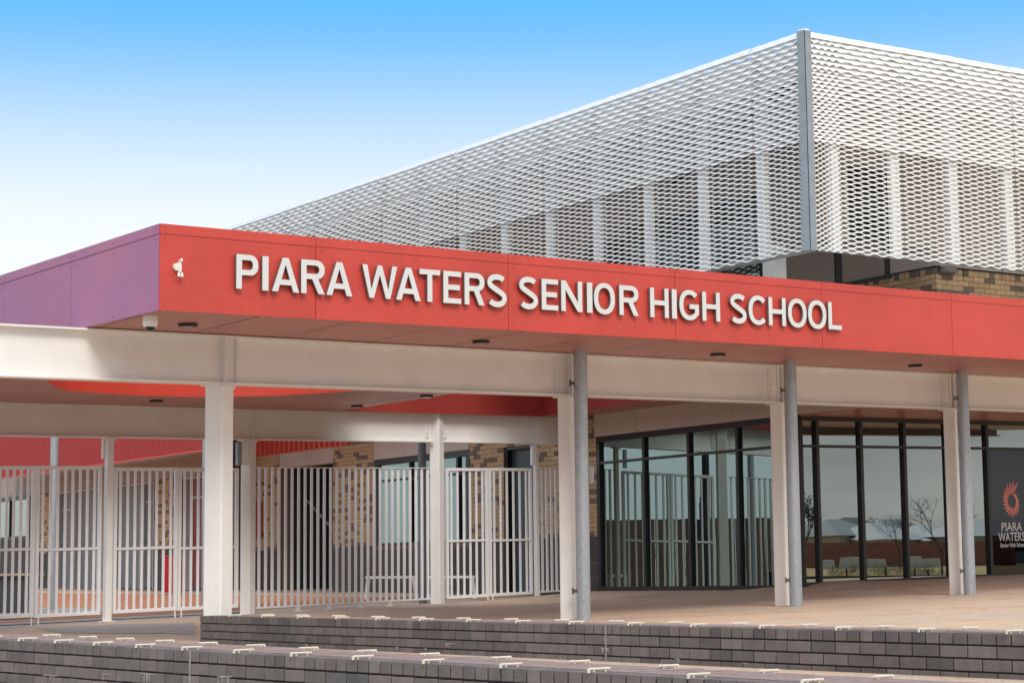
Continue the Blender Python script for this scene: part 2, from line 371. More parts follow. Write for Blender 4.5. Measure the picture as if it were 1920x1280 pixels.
# tufts on the lawn strip
tm = MB(); rr = random.Random(3)
for _ in range(900):
    q = RB.A + RB.d * rr.uniform(-1.4, 1.3) - RB.n * rr.uniform(2.7, 3.5); z = gz(q.x, q.y) + .012; a = rr.uniform(0, 6.28); hgt = rr.uniform(.02, .05)
    dx, dy = math.cos(a) * .012, math.sin(a) * .012
    tm.face([(q.x - dx, q.y - dy, z), (q.x + dx, q.y + dy, z), (q.x + dy * 1.5, q.y - dx, z + hgt)])
tag(tm.build('grass_tufts', GRASS), 'short green grass in the strip behind the left gates', 'grass', kind='stuff')
# lighter concrete apron at the left, on the paving
ap = MB(); pts = []
for px, py in ((70, 1178), (150, 1173), (250, 1169), (365, 1168), (365, 1189), (300, 1187), (200, 1187), (110, 1186)):
    r = ray(px, py); t = 1.0
    for _ in range(40): t = (gz(*( (r * t).x, (r * t).y)) ) / r.z if False else t
    # march to the paving surface
    lo, hi = 10.0, 34.0
    for _ in range(50):
        mid = (lo + hi) / 2; q = r * mid
        if q.z > gz(q.x, q.y): lo = mid
        else: hi = mid
    pts.append(r * lo)
ap.face([(p.x, p.y, gz(p.x, p.y) + .005) for p in pts])
tag(ap.build('concrete_apron', mat('worn_concrete', (.33, .30, .27), .9, var=.12, vscale=5, bump=.2)), kind='structure')

# ================================================================ SEAT WALLS
def seat_wall(A, B, z, kk, s0, s1, ncs, ch, L, width, stops, ytop, label, lchar, budget, floor, seed, endcap):
    w = Wall(A, B, kk); t = thing('seat_wall', w.p((s0 + s1) / 2, floor), label, 'seat wall'); rr = random.Random(seed)
    tint = {}
    def mf(s, h, c):
        k = int(s / (lchar)) ; tint.setdefault(k, rr.random()); return BR_W2 if (tint[k] + rr.uniform(-.25, .25)) < .18 else BR_W
    hs = z - ch[1]; cr_ = MB().wbox(w, s0 + .006, s1 - .006, floor, z - .012, -width + .012, -.012).build('wall_core', MORT_D, t)
    # courses from the top down
    todo = []
    bricks(w, lambda c, a, b: [(s0, s1)], z - ch[1] - (ncs - 1) * ch[0], ncs, (ch[0], ch[1]), L, mf, cr_, budget, 0, .1, .011, {ncs - 1}, .0035, phase=rr.uniform(0, .1))
    # two rows of pavers behind the brick edge, on the top
    pv = MB(); step = L / 2; n = int((s1 - s0) / step); d1 = .105; rows = [(d1, d1 + (width - d1) / 2), (d1 + (width - d1) / 2, width)]
    for i in range(n):
        for k, (a, b) in enumerate(rows):
            x = s0 + i * step + (step / 2 if k % 2 else 0); pv.wbox(w, x + .004, min(x + step, s1) - .004, z - .06, z - .002 + rr.uniform(-.0015, .0015), -b + .004, -a - .004)
    tag(pv.build('coping_paver', PAVER, cr_), kind='stuff')
    if endcap:
        e = Wall(w.p(s0, 0), w.p(s0, 0, -width), 0)
        # left end face of the wall
        for c in range(6):
            hh = ch[1] if c == 0 else ch[0]; top = z - (0 if c == 0 else ch[1] + (c - 1) * ch[0]); x = 0
            eb = MB()
        ...
    for px in stops:
        for row, o0, o1 in ((0, .012, -.135), (1, -(width - .135), -(width + .012))):
            sx = w.s(px, ytop(px)) + (row * .02)
            m = MB(); a = w.p(sx, z + .010, o0); b = w.p(sx, z + .010, o1); m.tube(a, b, .0068, 8)
            e0, q = (a, o0) if row == 0 else (b, o1)
            m.tube(e0 + Vector((0, 0, .001)), e0 + Vector((0, 0, -.019)), .008, 8)
            for f in (.25, .8): p = a.lerp(b, f); m.tube(p + Vector((0, 0, -.016)), p, .006, 6)
            m.build('edge_stop', ROD, t, smooth=True)
    return w, t
w1, tw1 = seat_wall((-3.85, 14.96), (-.077, 10.66), -.362, -.0116, -12.0, 10.0, 5, (.080, .084), .210, .60, (-28, 38, 106, 179, 258, 345, 442, 549, 665, 797, 942, 1107, 1294, 1507), lambda x: 1195 + x * .0535,
    'low charcoal brick seat wall nearest the camera, cream rods across its top edges', .9, 300, -1.3, 11, False)
w2, tw2 = seat_wall((-3.43, 21.9), (3.10, 12.2), -.301, -.0018, 0, 12.6, 7, (.082, .084), .240, .50, (431, 493, 560, 632, 707, 789, 877, 970, 1070, 1180, 1298, 1427, 1570, 1725, 1890), lambda x: 1144.3 + x * .0207,
    'low charcoal brick seat wall in front of the columns, its left end square', 1.1, 300, -.95, 12, True)
# lime stains running from the joints of the seat walls
def stain(w, px, py, wd, ht, par, n=5):
    rr = random.Random(px); s, h = w.hit(px, py); m = MB()
    for i in range(n):
        a = s + rr.uniform(-wd / 2, wd / 2); b = rr.uniform(.004, .010); l = ht * rr.uniform(.5, 1)
        m.face([w.p(a - b, h, .0035), w.p(a - b * .4, h - l, .0035), w.p(a + b * .5, h - l, .0035), w.p(a + b, h, .0035)])
    m.wbox(w, s - wd / 2, s + wd / 2, h, h + .006, .0005, .0045)
    m.build('lime_stain', EFFLO, par)
for a in ((275, 1263, .16, .06), (200, 1264, .10, .05), (1290 / 3 - 5, 1268, .12, .05), (415, 1269, .08, .05), (95, 1266, .2, .04)): stain(w1, *a, tw1)
for a in ((845, 1206, .16, .05), (798, 1216, .05, .015), (745, 1213, .05, .02), (1270, 1235, .05, .03), (1398, 1243, .05, .02), (1134, 1215, .1, .04), (575, 1208, .06, .02)): stain(w2, *a, tw2, 4)
EJ = mat('expansion_joint', (.30, .28, .26), .9, var=.2, vscale=30)
for w, px, py, t in ((w1, 357, 1225, tw1), (w2, 1136, 1180, tw2)):
    s = w.s(px, py); MB().wbox(w, s - .008, s + .006, -.95 if w is w2 else -1.2, (-.301 if w is w2 else -.362) - .002, .0, .004).build('expansion_joint', EJ, t)

# ================================================================ ENTRANCE CANOPY
can = thing('entrance_canopy', (P0.x + 4, P0.y + 4, 2.8), 'long flat red canopy with school lettering on its front and a sky-reflecting left side coloured purple', 'canopy')
HF = .885                                      # fascia height
hb = 2.781
def fscrew(mb, w, s, h, o):
    q = w.p(s, h, o); n3 = Vector((w.n.x, w.n.y, 0)); mb.tube(q, q + n3 * .004, .0065, 6)
SCREW = mat('red_screw', (.25, .03, .025), .5)
# front panels: joint positions read along the fascia
js = [0.0] + [FA.s(x, y) for x, y in ((592, 520), (953, 560), (1266, 580), (1541, 600), (1785, 610))]
js += [js[-1] + 2.6, js[-1] + 5.4]
ms = MB()
for a, b in zip(js[:-1], js[1:]):
    MB().wbox(FA, a + .004, b - .004, hb, hb + HF - .105, -.03, 0).build('fascia_panel', RED, can)
    MB().wbox(FA, a + .004, b - .004, hb + HF - .101, hb + HF, -.03, .006).build('fascia_trim', RED, can)
    for f in (.03, .5, .97):
        for h in (.05, HF - .15, HF - .04): fscrew(ms, FA, a + (b - a) * f, hb + h, .006 if h > HF - .1 else 0)
# return running back to the left, sky reflection painted on as purple
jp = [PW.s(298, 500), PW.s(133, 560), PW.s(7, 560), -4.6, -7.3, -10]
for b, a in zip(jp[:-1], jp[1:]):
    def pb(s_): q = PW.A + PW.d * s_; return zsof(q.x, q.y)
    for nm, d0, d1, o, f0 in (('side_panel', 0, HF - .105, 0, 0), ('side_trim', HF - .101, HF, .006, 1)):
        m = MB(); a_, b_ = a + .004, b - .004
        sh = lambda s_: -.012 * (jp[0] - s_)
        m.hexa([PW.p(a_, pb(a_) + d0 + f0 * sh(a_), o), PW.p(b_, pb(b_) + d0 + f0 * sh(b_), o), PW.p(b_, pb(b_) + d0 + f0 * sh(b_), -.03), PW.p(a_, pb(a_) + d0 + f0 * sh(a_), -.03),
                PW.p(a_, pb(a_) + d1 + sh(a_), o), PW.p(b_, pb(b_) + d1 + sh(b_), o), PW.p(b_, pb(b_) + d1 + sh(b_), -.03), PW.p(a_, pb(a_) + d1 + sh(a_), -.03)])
        m.build(nm, SKYPURPLE, can)
    for f in (.03, .5, .97):
        s_ = a + (b - a) * f
        for h in (.05, HF - .16, HF - .05): fscrew(ms, PW, s_, pb(s_) + h + sh(s_), .006 if h > HF - .1 else 0)
ms.build('fascia_screws', SCREW, can)
# plan outline and openings
def sofp(px, py):
    r = ray(px, py); k = .0282; v0 = vv(*P0); t = (2.781 - k * v0) / (r.z - k * vv(r.x, r.y)); q = r * t; return (q.x, q.y)
fr_end = FA.A + FA.d * 21
outline = [tuple(P0 - FA.n * .03 + Vector((.02, 0))), tuple(fr_end - FA.n * .03), tuple(fr_end + Vector((-6, 12))), tuple(RB.A + RB.d * 10.2 - RB.n * .35), tuple(RB.A + RB.d * -8 - RB.n * .35), tuple(PW.A + PW.d * -9.9 - PW.n * .03)]
# behind the right end the canopy runs up to the glazing
outline[2] = tuple(GR.A + GR.d * 12 + GR.n * .0); outline.insert(3, tuple(GR.A + GR.d * 0 + GR.n * .0))
far1 = [sofp(*p) for p in ((88, 712.5), (105, 725.6), (139, 733), (225, 739), (281, 741.6), (360, 743.4), (437, 743.4), (547.5, 739.7), (667.5, 731))]
c_ = Vector((sum(p[0] for p in far1) / 9, sum(p[1] for p in far1) / 9))
near1 = [(-1.6, 29.0), (-1.5, 27.6), (-2.3, 26.2), (-3.6, 25.2), (-5.0, 24.9), (-6.1, 25.5)]
def catmull(P, n=5):
    out = []; k = len(P)
    for i in range(k):
        p0, p1, p2, p3 = (Vector(P[(i + j) % k]) for j in (-1, 0, 1, 2))
        for q in range(n):
            t = q / n; out.append(tuple(.5 * ((2 * p1) + (p2 - p0) * t + (2 * p0 - 5 * p1 + 4 * p2 - p3) * t * t + (3 * p1 - p0 - 3 * p2 + p3) * t ** 3)))
    return out
open1 = catmull(far1 + near1, 4)
a2, b2 = Vector(sofp(690, 762)), Vector(sofp(850, 738)); d2 = (b2 - a2).normalized()
q0 = RB.A + RB.d * RB.s(672, 775) + RB.n * .22
# where the opening's left edge meets the line just in front of the rear beam
tt = (RB.A + RB.n * .22 - a2).dot(RB.n) / d2.dot(RB.n); p_far = a2 + d2 * tt
p_near = a2 + d2 * 5.2
r_far = RB.A + RB.d * 9.2 + RB.n * .22; r_near = p_near + RB.d * 4.3
open2 = [tuple(p_far), tuple(p_near), tuple(r_near), tuple(r_far)]
def inside(p, poly):
    c = False; n = len(poly)
    for i in range(n):
        (x1, y1), (x2, y2) = poly[i], poly[(i + 1) % n]
        if (y1 > p[1]) != (y2 > p[1]) and p[0] < (x2 - x1) * (p[1] - y1) / (y2 - y1) + x1: c = not c
    return c
def cell_faces(cell, holes, keepin):
    vs = [Vector(p) for p in cell]; ed = [(i, (i + 1) % len(cell)) for i in range(len(cell))]
    for h in holes:
        b = len(vs); vs += [Vector(p) for p in h]; ed += [(b + i, b + (i + 1) % len(h)) for i in range(len(h))]
    V, E, Fc, *_ = delaunay_2d_cdt(vs, ed, [], 0, 1e-5)
    res = []
    for f in Fc:
        c = sum((V[i] for i in f), Vector((0, 0))) / len(f)
        if inside(c, cell) and inside(c, keepin) and not any(inside(c, h) for h in holes): res.append([V[i].copy() for i in f])
    return res
# soffit panels: bays run back along u, 2.4 x 1.2 m
def uvp(a, b): q = P0 + FA.d * a + Vector(U_) * b; return (q.x, q.y)
def overlaps(cell):
    return any(inside(p, outline) for p in cell) or inside((sum(p[0] for p in cell) / 4, sum(p[1] for p in cell) / 4), outline)
gsp = .009
edges_a = [-9.6 + i * 1.2 for i in range(26)]
edges_b = [0, 2.75, 5.5, 8.25, 11.0, 13.75, 16.5]
for i in range(len(edges_a) - 1):
    for j in range(len(edges_b) - 1):
        a0, a1, b0, b1 = edges_a[i] + gsp, edges_a[i + 1] - gsp, edges_b[j] + gsp, edges_b[j + 1] - gsp
        cell = [uvp(a0, b0), uvp(a1, b0), uvp(a1, b1), uvp(a0, b1)]
        if not overlaps(cell): continue
        fs = cell_faces(cell, [open1, open2, outline], outline) if False else None
        vs = None
        # holes are cut, outline edges added so that triangles respect it
        P_ = [Vector(p) for p in cell]; E_ = [(k, (k + 1) % 4) for k in range(4)]
        for poly in (open1, open2, outline):
            b = len(P_); P_ += [Vector(p) for p in poly]; E_ += [(b + k, b + (k + 1) % len(poly)) for k in range(len(poly))]
        V, E, Fc, *_ = delaunay_2d_cdt(P_, E_, [], 0, 1e-5); m = MB()
        for f in Fc:
            c = sum((V[k] for k in f), Vector((0, 0))) / len(f)
            if inside(c, cell) and inside(c, outline) and not inside(c, open1) and not inside(c, open2):
                m.face([(V[k].x, V[k].y, zsof(V[k].x, V[k].y)) for k in reversed(f)]); m.face([(V[k].x, V[k].y, zsof(V[k].x, V[k].y) + .012) for k in f])
        if m.f: m.build('soffit_panel', SOFFIT, can)
# deck above (dark backing and roof sheet)
P_ = []; E_ = []
for poly in (outline, open1, open2): b = len(P_); P_ += [Vector(p) for p in poly]; E_ += [(b + k, b + (k + 1) % len(poly)) for k in range(len(poly))]
V, E, Fc, *_ = delaunay_2d_cdt(P_, E_, [], 0, 1e-5)
for nm, dz, mm in (('soffit_backing', .03, DGREY), ('roof_deck', HF - .12, ROOFM)):
    m = MB()
    for f in Fc:
        c = sum((V[k] for k in f), Vector((0, 0))) / len(f)
        if inside(c, outline) and not inside(c, open1) and not inside(c, open2): m.face([(V[k].x, V[k].y, zsof(V[k].x, V[k].y) + dz) for k in f])
    m.build(nm, mm, can)
for poly, rmat in ((open1, RIM), (open2, mat('shaded_red_rim', (.30, .036, .030), .45, var=.06, vscale=2))):  # the second rim's shade is put into its darker red
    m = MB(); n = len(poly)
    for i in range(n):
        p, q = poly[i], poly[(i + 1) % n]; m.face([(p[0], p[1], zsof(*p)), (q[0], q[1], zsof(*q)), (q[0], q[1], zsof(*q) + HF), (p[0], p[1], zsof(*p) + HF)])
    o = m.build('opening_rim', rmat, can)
# rear edge of the canopy
m = MB().wbox(RB, -8, 10.0, 2.96, 2.96 + HF - .08, -.40, -.36); m.build('rear_fascia', SOFFIT, can)

# ---------------------------------------------------------------- lettering
def arc(cx, cy, rx, ry, a0, a1, n=14, p=2.3):
    out = []
    for i in range(n + 1):
        a = R_(a0 + (a1 - a0) * i / n); c, s = math.cos(a), math.sin(a)
        out.append((cx + rx * math.copysign(abs(c) ** (2 / p), c), cy + ry * math.copysign(abs(s) ** (2 / p), s)))
    return out
def stroke(pts, t):
    """constant-width ribbon round a centre line, as one outline"""
    L_, R2 = [], []
    n = len(pts)
    for i, (x, y) in enumerate(pts):
        a = pts[max(0, i - 1)]; b = pts[min(n - 1, i + 1)]; dx, dy = b[0] - a[0], b[1] - a[1]; l = math.hypot(dx, dy); nx, ny = -dy / l, dx / l
        L_.append((x + nx * t / 2, y + ny * t / 2)); R2.append((x - nx * t / 2, y - ny * t / 2))
    return L_ + R2[::-1]
def glyph(c, w, t=.17):
    """outlines in a box w x 1 (heights are 1); first outer rings, then counters"""
    th = t * .86
    if c == 'I': return [[(0, 0), (w, 0), (w, 1), (0, 1)]]
    if c == 'L': return [[(0, 0), (w, 0), (w, th), (t, th), (t, 1), (0, 1)]]
    if c == 'T': return [[(w / 2 - t / 2, 0), (w / 2 + t / 2, 0), (w / 2 + t / 2, 1 - th), (w, 1 - th), (w, 1), (0, 1), (0, 1 - th), (w / 2 - t / 2, 1 - th)]]
    if c == 'H': return [[(0, 0), (t, 0), (t, .5 - th / 2), (w - t, .5 - th / 2), (w - t, 0), (w, 0), (w, 1), (w - t, 1), (w - t, .5 + th / 2), (t, .5 + th / 2), (t, 1), (0, 1)]]
    if c == 'E': return [[(0, 0), (w, 0), (w, th), (t, th), (t, .5 - th / 2), (w * .93, .5 - th / 2), (w * .93, .5 + th / 2), (t, .5 + th / 2), (t, 1 - th), (w, 1 - th), (w, 1), (0, 1)]]
    if c == 'N': return [[(0, 0), (t, 0), (t, .70), (w - t * 1.05, 0), (w, 0), (w, 1), (w - t, 1), (w - t, .30), (t * 1.05, 1), (0, 1)]]
    if c == 'A':
        m = w / 2; k = t * .56; e = t * 1.08
        def xi(y): return e + (m - e) * y / .80      # inner left leg edge
        return [[(0, 0), (e, 0), (xi(.20), .20), (w - xi(.20), .20), (w - e, 0), (w, 0), (m + k, 1), (m - k, 1)], [(xi(.20 + th) + .0, .20 + th), (w - xi(.20 + th), .20 + th), (m, .80)]]
    if c == 'W':
        e = t * 1.0; m = w / 2
        return [[(0, 1), (w * .21 - .01, 0), (w * .21 + e * .82, 0), (m, .72), (w * .79 - e * .82, 0), (w * .79 + .01, 0), (w, 1), (w - e, 1), (w * .79 - e * .33, .26), (m + e * .42, 1), (m - e * .42, 1), (w * .21 + e * .33, .26), (e, 1)]]
    if c in 'PR':
        b = .40 if c == 'P' else .43; cy_ = (1 + b) / 2 - (0 if c == 'P' else 0.0); ry = (1 - b) / 2 + .0; rx = w * .40
        oc = [(p[0], p[1]) for p in arc(w - rx, 1 - ry - 0.0, rx, ry, 90, -90, 12, 2.2)]
        ic = arc(w - rx, 1 - ry, rx - t, ry - th, -90, 90, 12, 2.2)
        if c == 'P': o_ = [(0, 0), (t, 0), (t, b)] + [(x, y) for x, y in oc[::-1]][1:] + [(0, 1)]
        else: o_ = [(0, 0), (t, 0), (t, b), (w * .47, b), (w - t * 1.18, 0), (w, 0), (w * .47 + t * 1.12, b + .012)] + [(x, y) for x, y in oc[::-1]][2:] + [(0, 1)]
        return [o_, [(t, b + th)] + ic + [(t, 1 - th)]]
    if c == 'O': return [arc(w / 2, .5, w / 2, .52, 0, 360, 40, 2.25)[:-1], arc(w / 2, .5, w / 2 - t, .52 - th, 0, 360, 40, 2.2)[:-1]]
    if c in 'CG':
        oc = arc(w / 2 + .02, .5, w / 2 + .02, .52, 42, 318, 30, 2.25); ic = arc(w / 2 + .02, .5, w / 2 + .02 - t, .52 - th, 42, 318, 30, 2.2)
        if c == 'C': return [oc + ic[::-1]]
        oc = arc(w / 2 + .02, .5, w / 2 + .02, .52, 42, 325, 30, 2.25); ic = arc(w / 2 + .02, .5, w / 2 + .02 - t, .52 - th, 42, 312, 30, 2.2)
        return [oc + [(w, .17), (w, .53), (w * .52, .53), (w * .52, .53 - th), (w - t, .53 - th), (w - t, .235)] + ic[::-1][0:]]
    if c == 'S':
        m = t / 2; r = .27 - m * .48
        top = arc(w / 2, .745, w / 2 - m * 1.0, .275 - th / 2, 32, 205, 14, 2.2); bot = arc(w / 2, .265, w / 2 - m * .95, .285 - th / 2, 40, -150, 14, 2.2)
        mid = [(top[-1][0] + (bot[0][0] - top[-1][0]) * f, top[-1][1] + (bot[0][1] - top[-1][1]) * (f * f * (3 - 2 * f) * .25 + f * .75)) for f in (.25, .5, .75)]
        pts = top + mid + bot
        for _ in range(2):
            pts = [pts[0]] + [((pts[i - 1][0] + 2 * pts[i][0] + pts[i + 1][0]) / 4, (pts[i - 1][1] + 2 * pts[i][1] + pts[i + 1][1]) / 4) for i in range(1, len(pts) - 1)] + [pts[-1]]
        return [stroke(pts, t * .95)]
def flat_tris(rings):
    P_ = []; E_ = []
    for r in rings: b = len(P_); P_ += [Vector(p) for p in r]; E_ += [(b + k, b + (k + 1) % len(r)) for k in range(len(r))]
    V, E, Fc, *_ = delaunay_2d_cdt(P_, E_, [], 0, 1e-6); res = []
    for f in Fc:
        c = sum((V[k] for k in f), Vector((0, 0))) / len(f)
        if inside(c, rings[0]) and not any(inside(c, h) for h in rings[1:]): res.append([(V[k].x, V[k].y) for k in f])
    return res
def letter3d(w, c, s0, s1, h0, H, o0, o1, parent, t=.185):
    wd = (s1 - s0) / H; g = glyph(c, wd, min(t, wd * .98) if c != 'I' else wd); m = MB(); T = lambda x, y, o: w.p(s0 + x * H, h0 + y * H, o)
    for f in flat_tris(g):
        m.mi = 0; m.face([T(x, y, o1) for x, y in f]); m.mi = 1; m.face([T(x, y, o0) for x, y in reversed(f)])
    m.mi = 1
    for r in g:
        n = len(r)
        for i in range(n): a, b = r[i], r[(i + 1) % n]; m.face([T(*a, o0), T(*b, o0), T(*b, o1), T(*a, o1)])
    return m.build('letter', [LETTER, LETSIDE], parent)
sign = thing('sign_lettering', FA.p(6, hb + .3, .05), 'raised white capitals reading PIARA WATERS SENIOR HIGH SCHOOL on the red fascia', 'sign lettering')
LT = [('P', 444.7, 486), ('I', 493.5, 505), ('A', 511.7, 562.5), ('R', 566.3, 610.3), ('A', 613.7, 662), ('W', 681, 746.4), ('A', 744.3, 790.4), ('T', 788.3, 826.8), ('E', 833, 866.3), ('R', 872.7, 910),
      ('S', 914.9, 952), ('S', 974.8, 1010.6), ('E', 1017.4, 1048.2), ('N', 1054, 1093.3), ('I', 1102.3, 1112.3), ('O', 1115.3, 1154.5), ('R', 1163, 1198.8), ('H', 1220.8, 1255.4), ('I', 1261.5, 1270.5), ('G', 1275.6, 1312),
      ('H', 1318.6, 1351.6), ('S', 1371, 1401.6), ('C', 1405.4, 1439.5), ('H', 1443, 1475), ('O', 1479.4, 1514), ('O', 1517, 1551), ('L', 1555, 1579.4)]
hB = [FA.h(444, 540.5, .07), FA.h(1560, 617, .07)]; hT = [FA.h(444, 475.6, .07), FA.h(1555, 565.5, .07)]
sA, sB = FA.s(444, 500, .07), FA.s(1560, 590, .07)
for c, x0, x1 in LT:
    s0 = FA.s(x0, 508 + (x0 - 444) * .0745, .07); s1 = FA.s(x1, 508 + (x1 - 444) * .0745, .07); f = (s0 - sA) / (sB - sA)
    h0 = hB[0] + (hB[1] - hB[0]) * f; h1 = hT[0] + (hT[1] - hT[0]) * f
    letter3d(FA, c, s0, s1, h0, h1 - h0, .018, .055, sign)

# ================================================================ STEEL FRAME
def rprism(c, wd, z0, z1, ang, rad=.018, m=None):
    m = m or MB(); ca, sa = math.cos(ang), math.sin(ang); h = wd / 2; pts = []
    for cx_, cy_, a0 in ((h - rad, h - rad, 0), (-h + rad, h - rad, 90), (-h + rad, -h + rad, 180), (h - rad, -h + rad, 270)):
        for k in range(4):
            a = R_(a0 + 30 * k); x, y = cx_ + rad * math.cos(a), cy_ + rad * math.sin(a); pts.append((c[0] + x * ca - y * sa, c[1] + x * sa + y * ca))
    return m.prism(pts, z0, z1)
def ibeam(w, s0, s1, hbot, D, fw, o, name, parent, tf=.02, tw=.012):
    m = MB(); m.wbox(w, s0, s1, hbot, hbot + tf, o - fw / 2, o + fw / 2); m.wbox(w, s0, s1, hbot + D - tf, hbot + D, o - fw / 2, o + fw / 2); m.wbox(w, s0, s1, hbot + tf, hbot + D - tf, o - tw / 2, o + tw / 2)
    return m.build(name, STEEL, parent)
def bolts(w, s, hs, o, parent, r=.016):
    m = MB(); n3 = Vector((w.n.x, w.n.y, 0))
    for h in hs: q = w.p(s, h, o); m.tube(q, q + n3 * .022, r, 6)
    m.build('bolt', STEEL, parent)
FBh = 2.415; BD = .552
fb_s = {'c1': FB.s(410, 900), 'c2': FB.s(1064, 900), 'c3': FB.s(1462, 900), 'c4': FB.s(1786, 900)}
fbm = thing('steel_beam', FB.p(4, FBh), 'cream painted steel I-beam running along the front of the canopy over four columns', 'steel beam')
cuts = [-9.5, fb_s['c2'] + .03, fb_s['c3'] - .02, fb_s['c4'] - .02, 16]
for a, b in zip(cuts[:-1], cuts[1:]): ibeam(FB, a + .006, b - .006, FBh, BD, .20, 0, 'beam_span', fbm)
for k in ('c1', 'c2'):
    s = fb_s[k]; MB().wbox(FB, s - .006 + .02, s + .006 + .02, FBh + .02, FBh + BD - .02, .006, .098).build('stiffener', STEEL, fbm)
for k, ds in (('c3', -.16), ('c4', -.16), ('c2', -.15)):
    s = fb_s[k] + ds; MB().wbox(FB, s - .05, s + .05, FBh + .05, FBh + BD - .05, .007, .019).build('splice_plate', STEEL, fbm)
    bolts(FB, s, [FBh + .09 + i * .085 for i in range(5)], .019, fbm)
MB().wbox(FB, fb_s['c1'] + .2, fb_s['c1'] + .21, FBh + .02, FBh + BD - .02, .006, .04).build('stiffener', STEEL, fbm)
ANG = R_(-25)
def column(w, s, o, hbase_z, htop, wd, label, cap=True, above=0, group=None, foot=False, ang=ANG, mat_=None):
    q = w.p(s, 0, o); t = thing('steel_column', (q.x, q.y, hbase_z), label, 'column', group)
    zt = w.p(s, htop).z
    rprism(q, wd, hbase_z - .02, zt - .018 if cap else zt + above, ang).build('shaft', mat_ or STEEL, t)
    if cap:
        MB().wbox(w, s - wd * .78, s + wd * .78, htop - .017, htop - .001, o - .11, o + .11).build('cap_plate', mat_ or STEEL, t)
        m = MB()
        for ds in (-.64, .64):
            p = w.p(s + wd * ds, htop - .018, o + .06); m.tube(p, p - Vector((0, 0, .03)), .016, 6)
        m.build('bolt', mat_ or STEEL, t)
    if foot:
        m = MB(); m.box((q.x, q.y, hbase_z + .008), wd * 1.9, wd * 1.5, .016, ang); m.build('base_plate', mat_ or STEEL, t)
    return t
g_ = 'front columns under the canopy'
def gat(w, s, o=0): q = w.p(s, 0, o); return gz(q.x, q.y)
column(FB, fb_s['c1'], 0, gat(FB, fb_s['c1']), FBh, .235, 'square white steel column standing at the left end of the raised brick wall', group=g_)
column(FB, fb_s['c2'] - .01, 0, gat(FB, fb_s['c2']), FBh, .17, 'square white steel column left of the pipe in the middle, slatted fence ends behind it', group=g_)
for k, lb in (('c3', 'square white steel column in front of the corner of the dark glazing'), ('c4', 'square white steel column nearest the logo panel')):
    q = FB.p(fb_s[k], 0, .0); t = column(FB, fb_s[k], 0, gat(FB, fb_s[k]), FBh, .185, lb, group=g_)
    # upper stub beside the beam
    rprism(FB.p(fb_s[k] + .13, 0, .05), .11, FB.p(fb_s[k], FBh + .0).z, FB.p(fb_s[k], FBh + BD).z, ANG, .01).build('upper_stub', STEEL, t)
# galvanised pipes
def gpipe(px, Y, r, label, ztop=None, group='galvanised pipe columns', clamp=True):
    p = plan(px, Y, 900); zb = gz(p.x, p.y); zt = zsof(p.x, p.y) + .005 if ztop is None else ztop; t = thing('pipe_column', (p.x, p.y, zb), label, 'pipe column', group)
    MB().tube((p.x, p.y, zb - .02), (p.x, p.y, zt), r, 28).build('pipe', GALV, t, smooth=True)
    if clamp:
        for z in (zb + .36, zt - .42):
            m = MB(); m.box((p.x - r - .02, p.y + .02, z), .05, .03, .045, ANG); m.box((p.x - r - .045, p.y, z), .012, .05, .08, ANG); m.build('bracket', CHROME, t, bevel=.003)
    return t
gpipe(1091, 25.45, .089, 'galvanised round pipe beside the middle column')
gpipe(1486.5, 27.85, .089, 'galvanised round pipe in front of the corner of the dark glazing')
gpipe(1811, 30.6, .089, 'galvanised round pipe beside the column nearest the logo panel')
# rear beam and its columns
RBh = 2.385; RD = .54
rbm = thing('steel_beam', RB.p(3, RBh), 'shaded steel I-beam over the white gates and slatted fence', 'steel beam')
rs = {k: RB.s(px, 1000) for k, px in (('a', 203), ('b', 465), ('c', 820), ('d', 1006))}
ibeam(RB, -9, rs['c'] - .13, RBh, RD, .19, 0, 'beam_span', rbm); ibeam(RB, rs['c'] + .13, 10.0, RBh, RD, .19, 0, 'beam_span', rbm)
for s, o_ in ((rs['b'] + .02, 0),): MB().wbox(RB, s - .006, s + .006, RBh + .02, RBh + RD - .02, .006, .09).build('stiffener', STEEL, rbm)
for s in (rs['c'] - .24, rs['c'] + .18):
    MB().wbox(RB, s - .05, s + .05, RBh + .07, RBh + RD - .06, .007, .018).build('splice_plate', STEEL, rbm); bolts(RB, s, [RBh + .11 + i * .08 for i in range(5)], .018, rbm, .014)
g2 = 'columns and posts along the gate line'
column(RB, rs['a'], .0, gat(RB, rs['a']), RBh, .115, 'slim white post between the two pairs of gates on the left', group=g2, foot=True, ang=RB.rz)
column(RB, rs['b'], .0, gat(RB, rs['b']), RBh, .19, 'white column between the gates and the fixed slatted fence', group=g2)
column(RB, rs['c'], .0, gat(RB, rs['c']), RBh + RD + .005, .20, 'tall white column right of the fixed slatted fence, beams bolted to both sides', cap=False, group=g2)
column(RB, rs['d'], .0, gat(RB, rs['d']), RBh, .09, 'slim white post at the right side of the small gates', group=g2, ang=RB.rz)
# darker pipe beside the tall column
q = RB.p(RB.s(792, 1000, -.5), 0, -.5); pd = thing('pipe_column', (q.x, q.y, gz(q.x, q.y)), 'dark grey round pipe behind the fence beside the tall white column', 'pipe column')
MB().tube((q.x, q.y, gz(q.x, q.y)), (q.x, q.y, RB.p(6, RBh + .1).z), .075, 20).build('pipe', mat('dull_grey_pipe', (.17, .18, .195), .5, metal=.3, var=.1, vscale=10), pd, smooth=True)
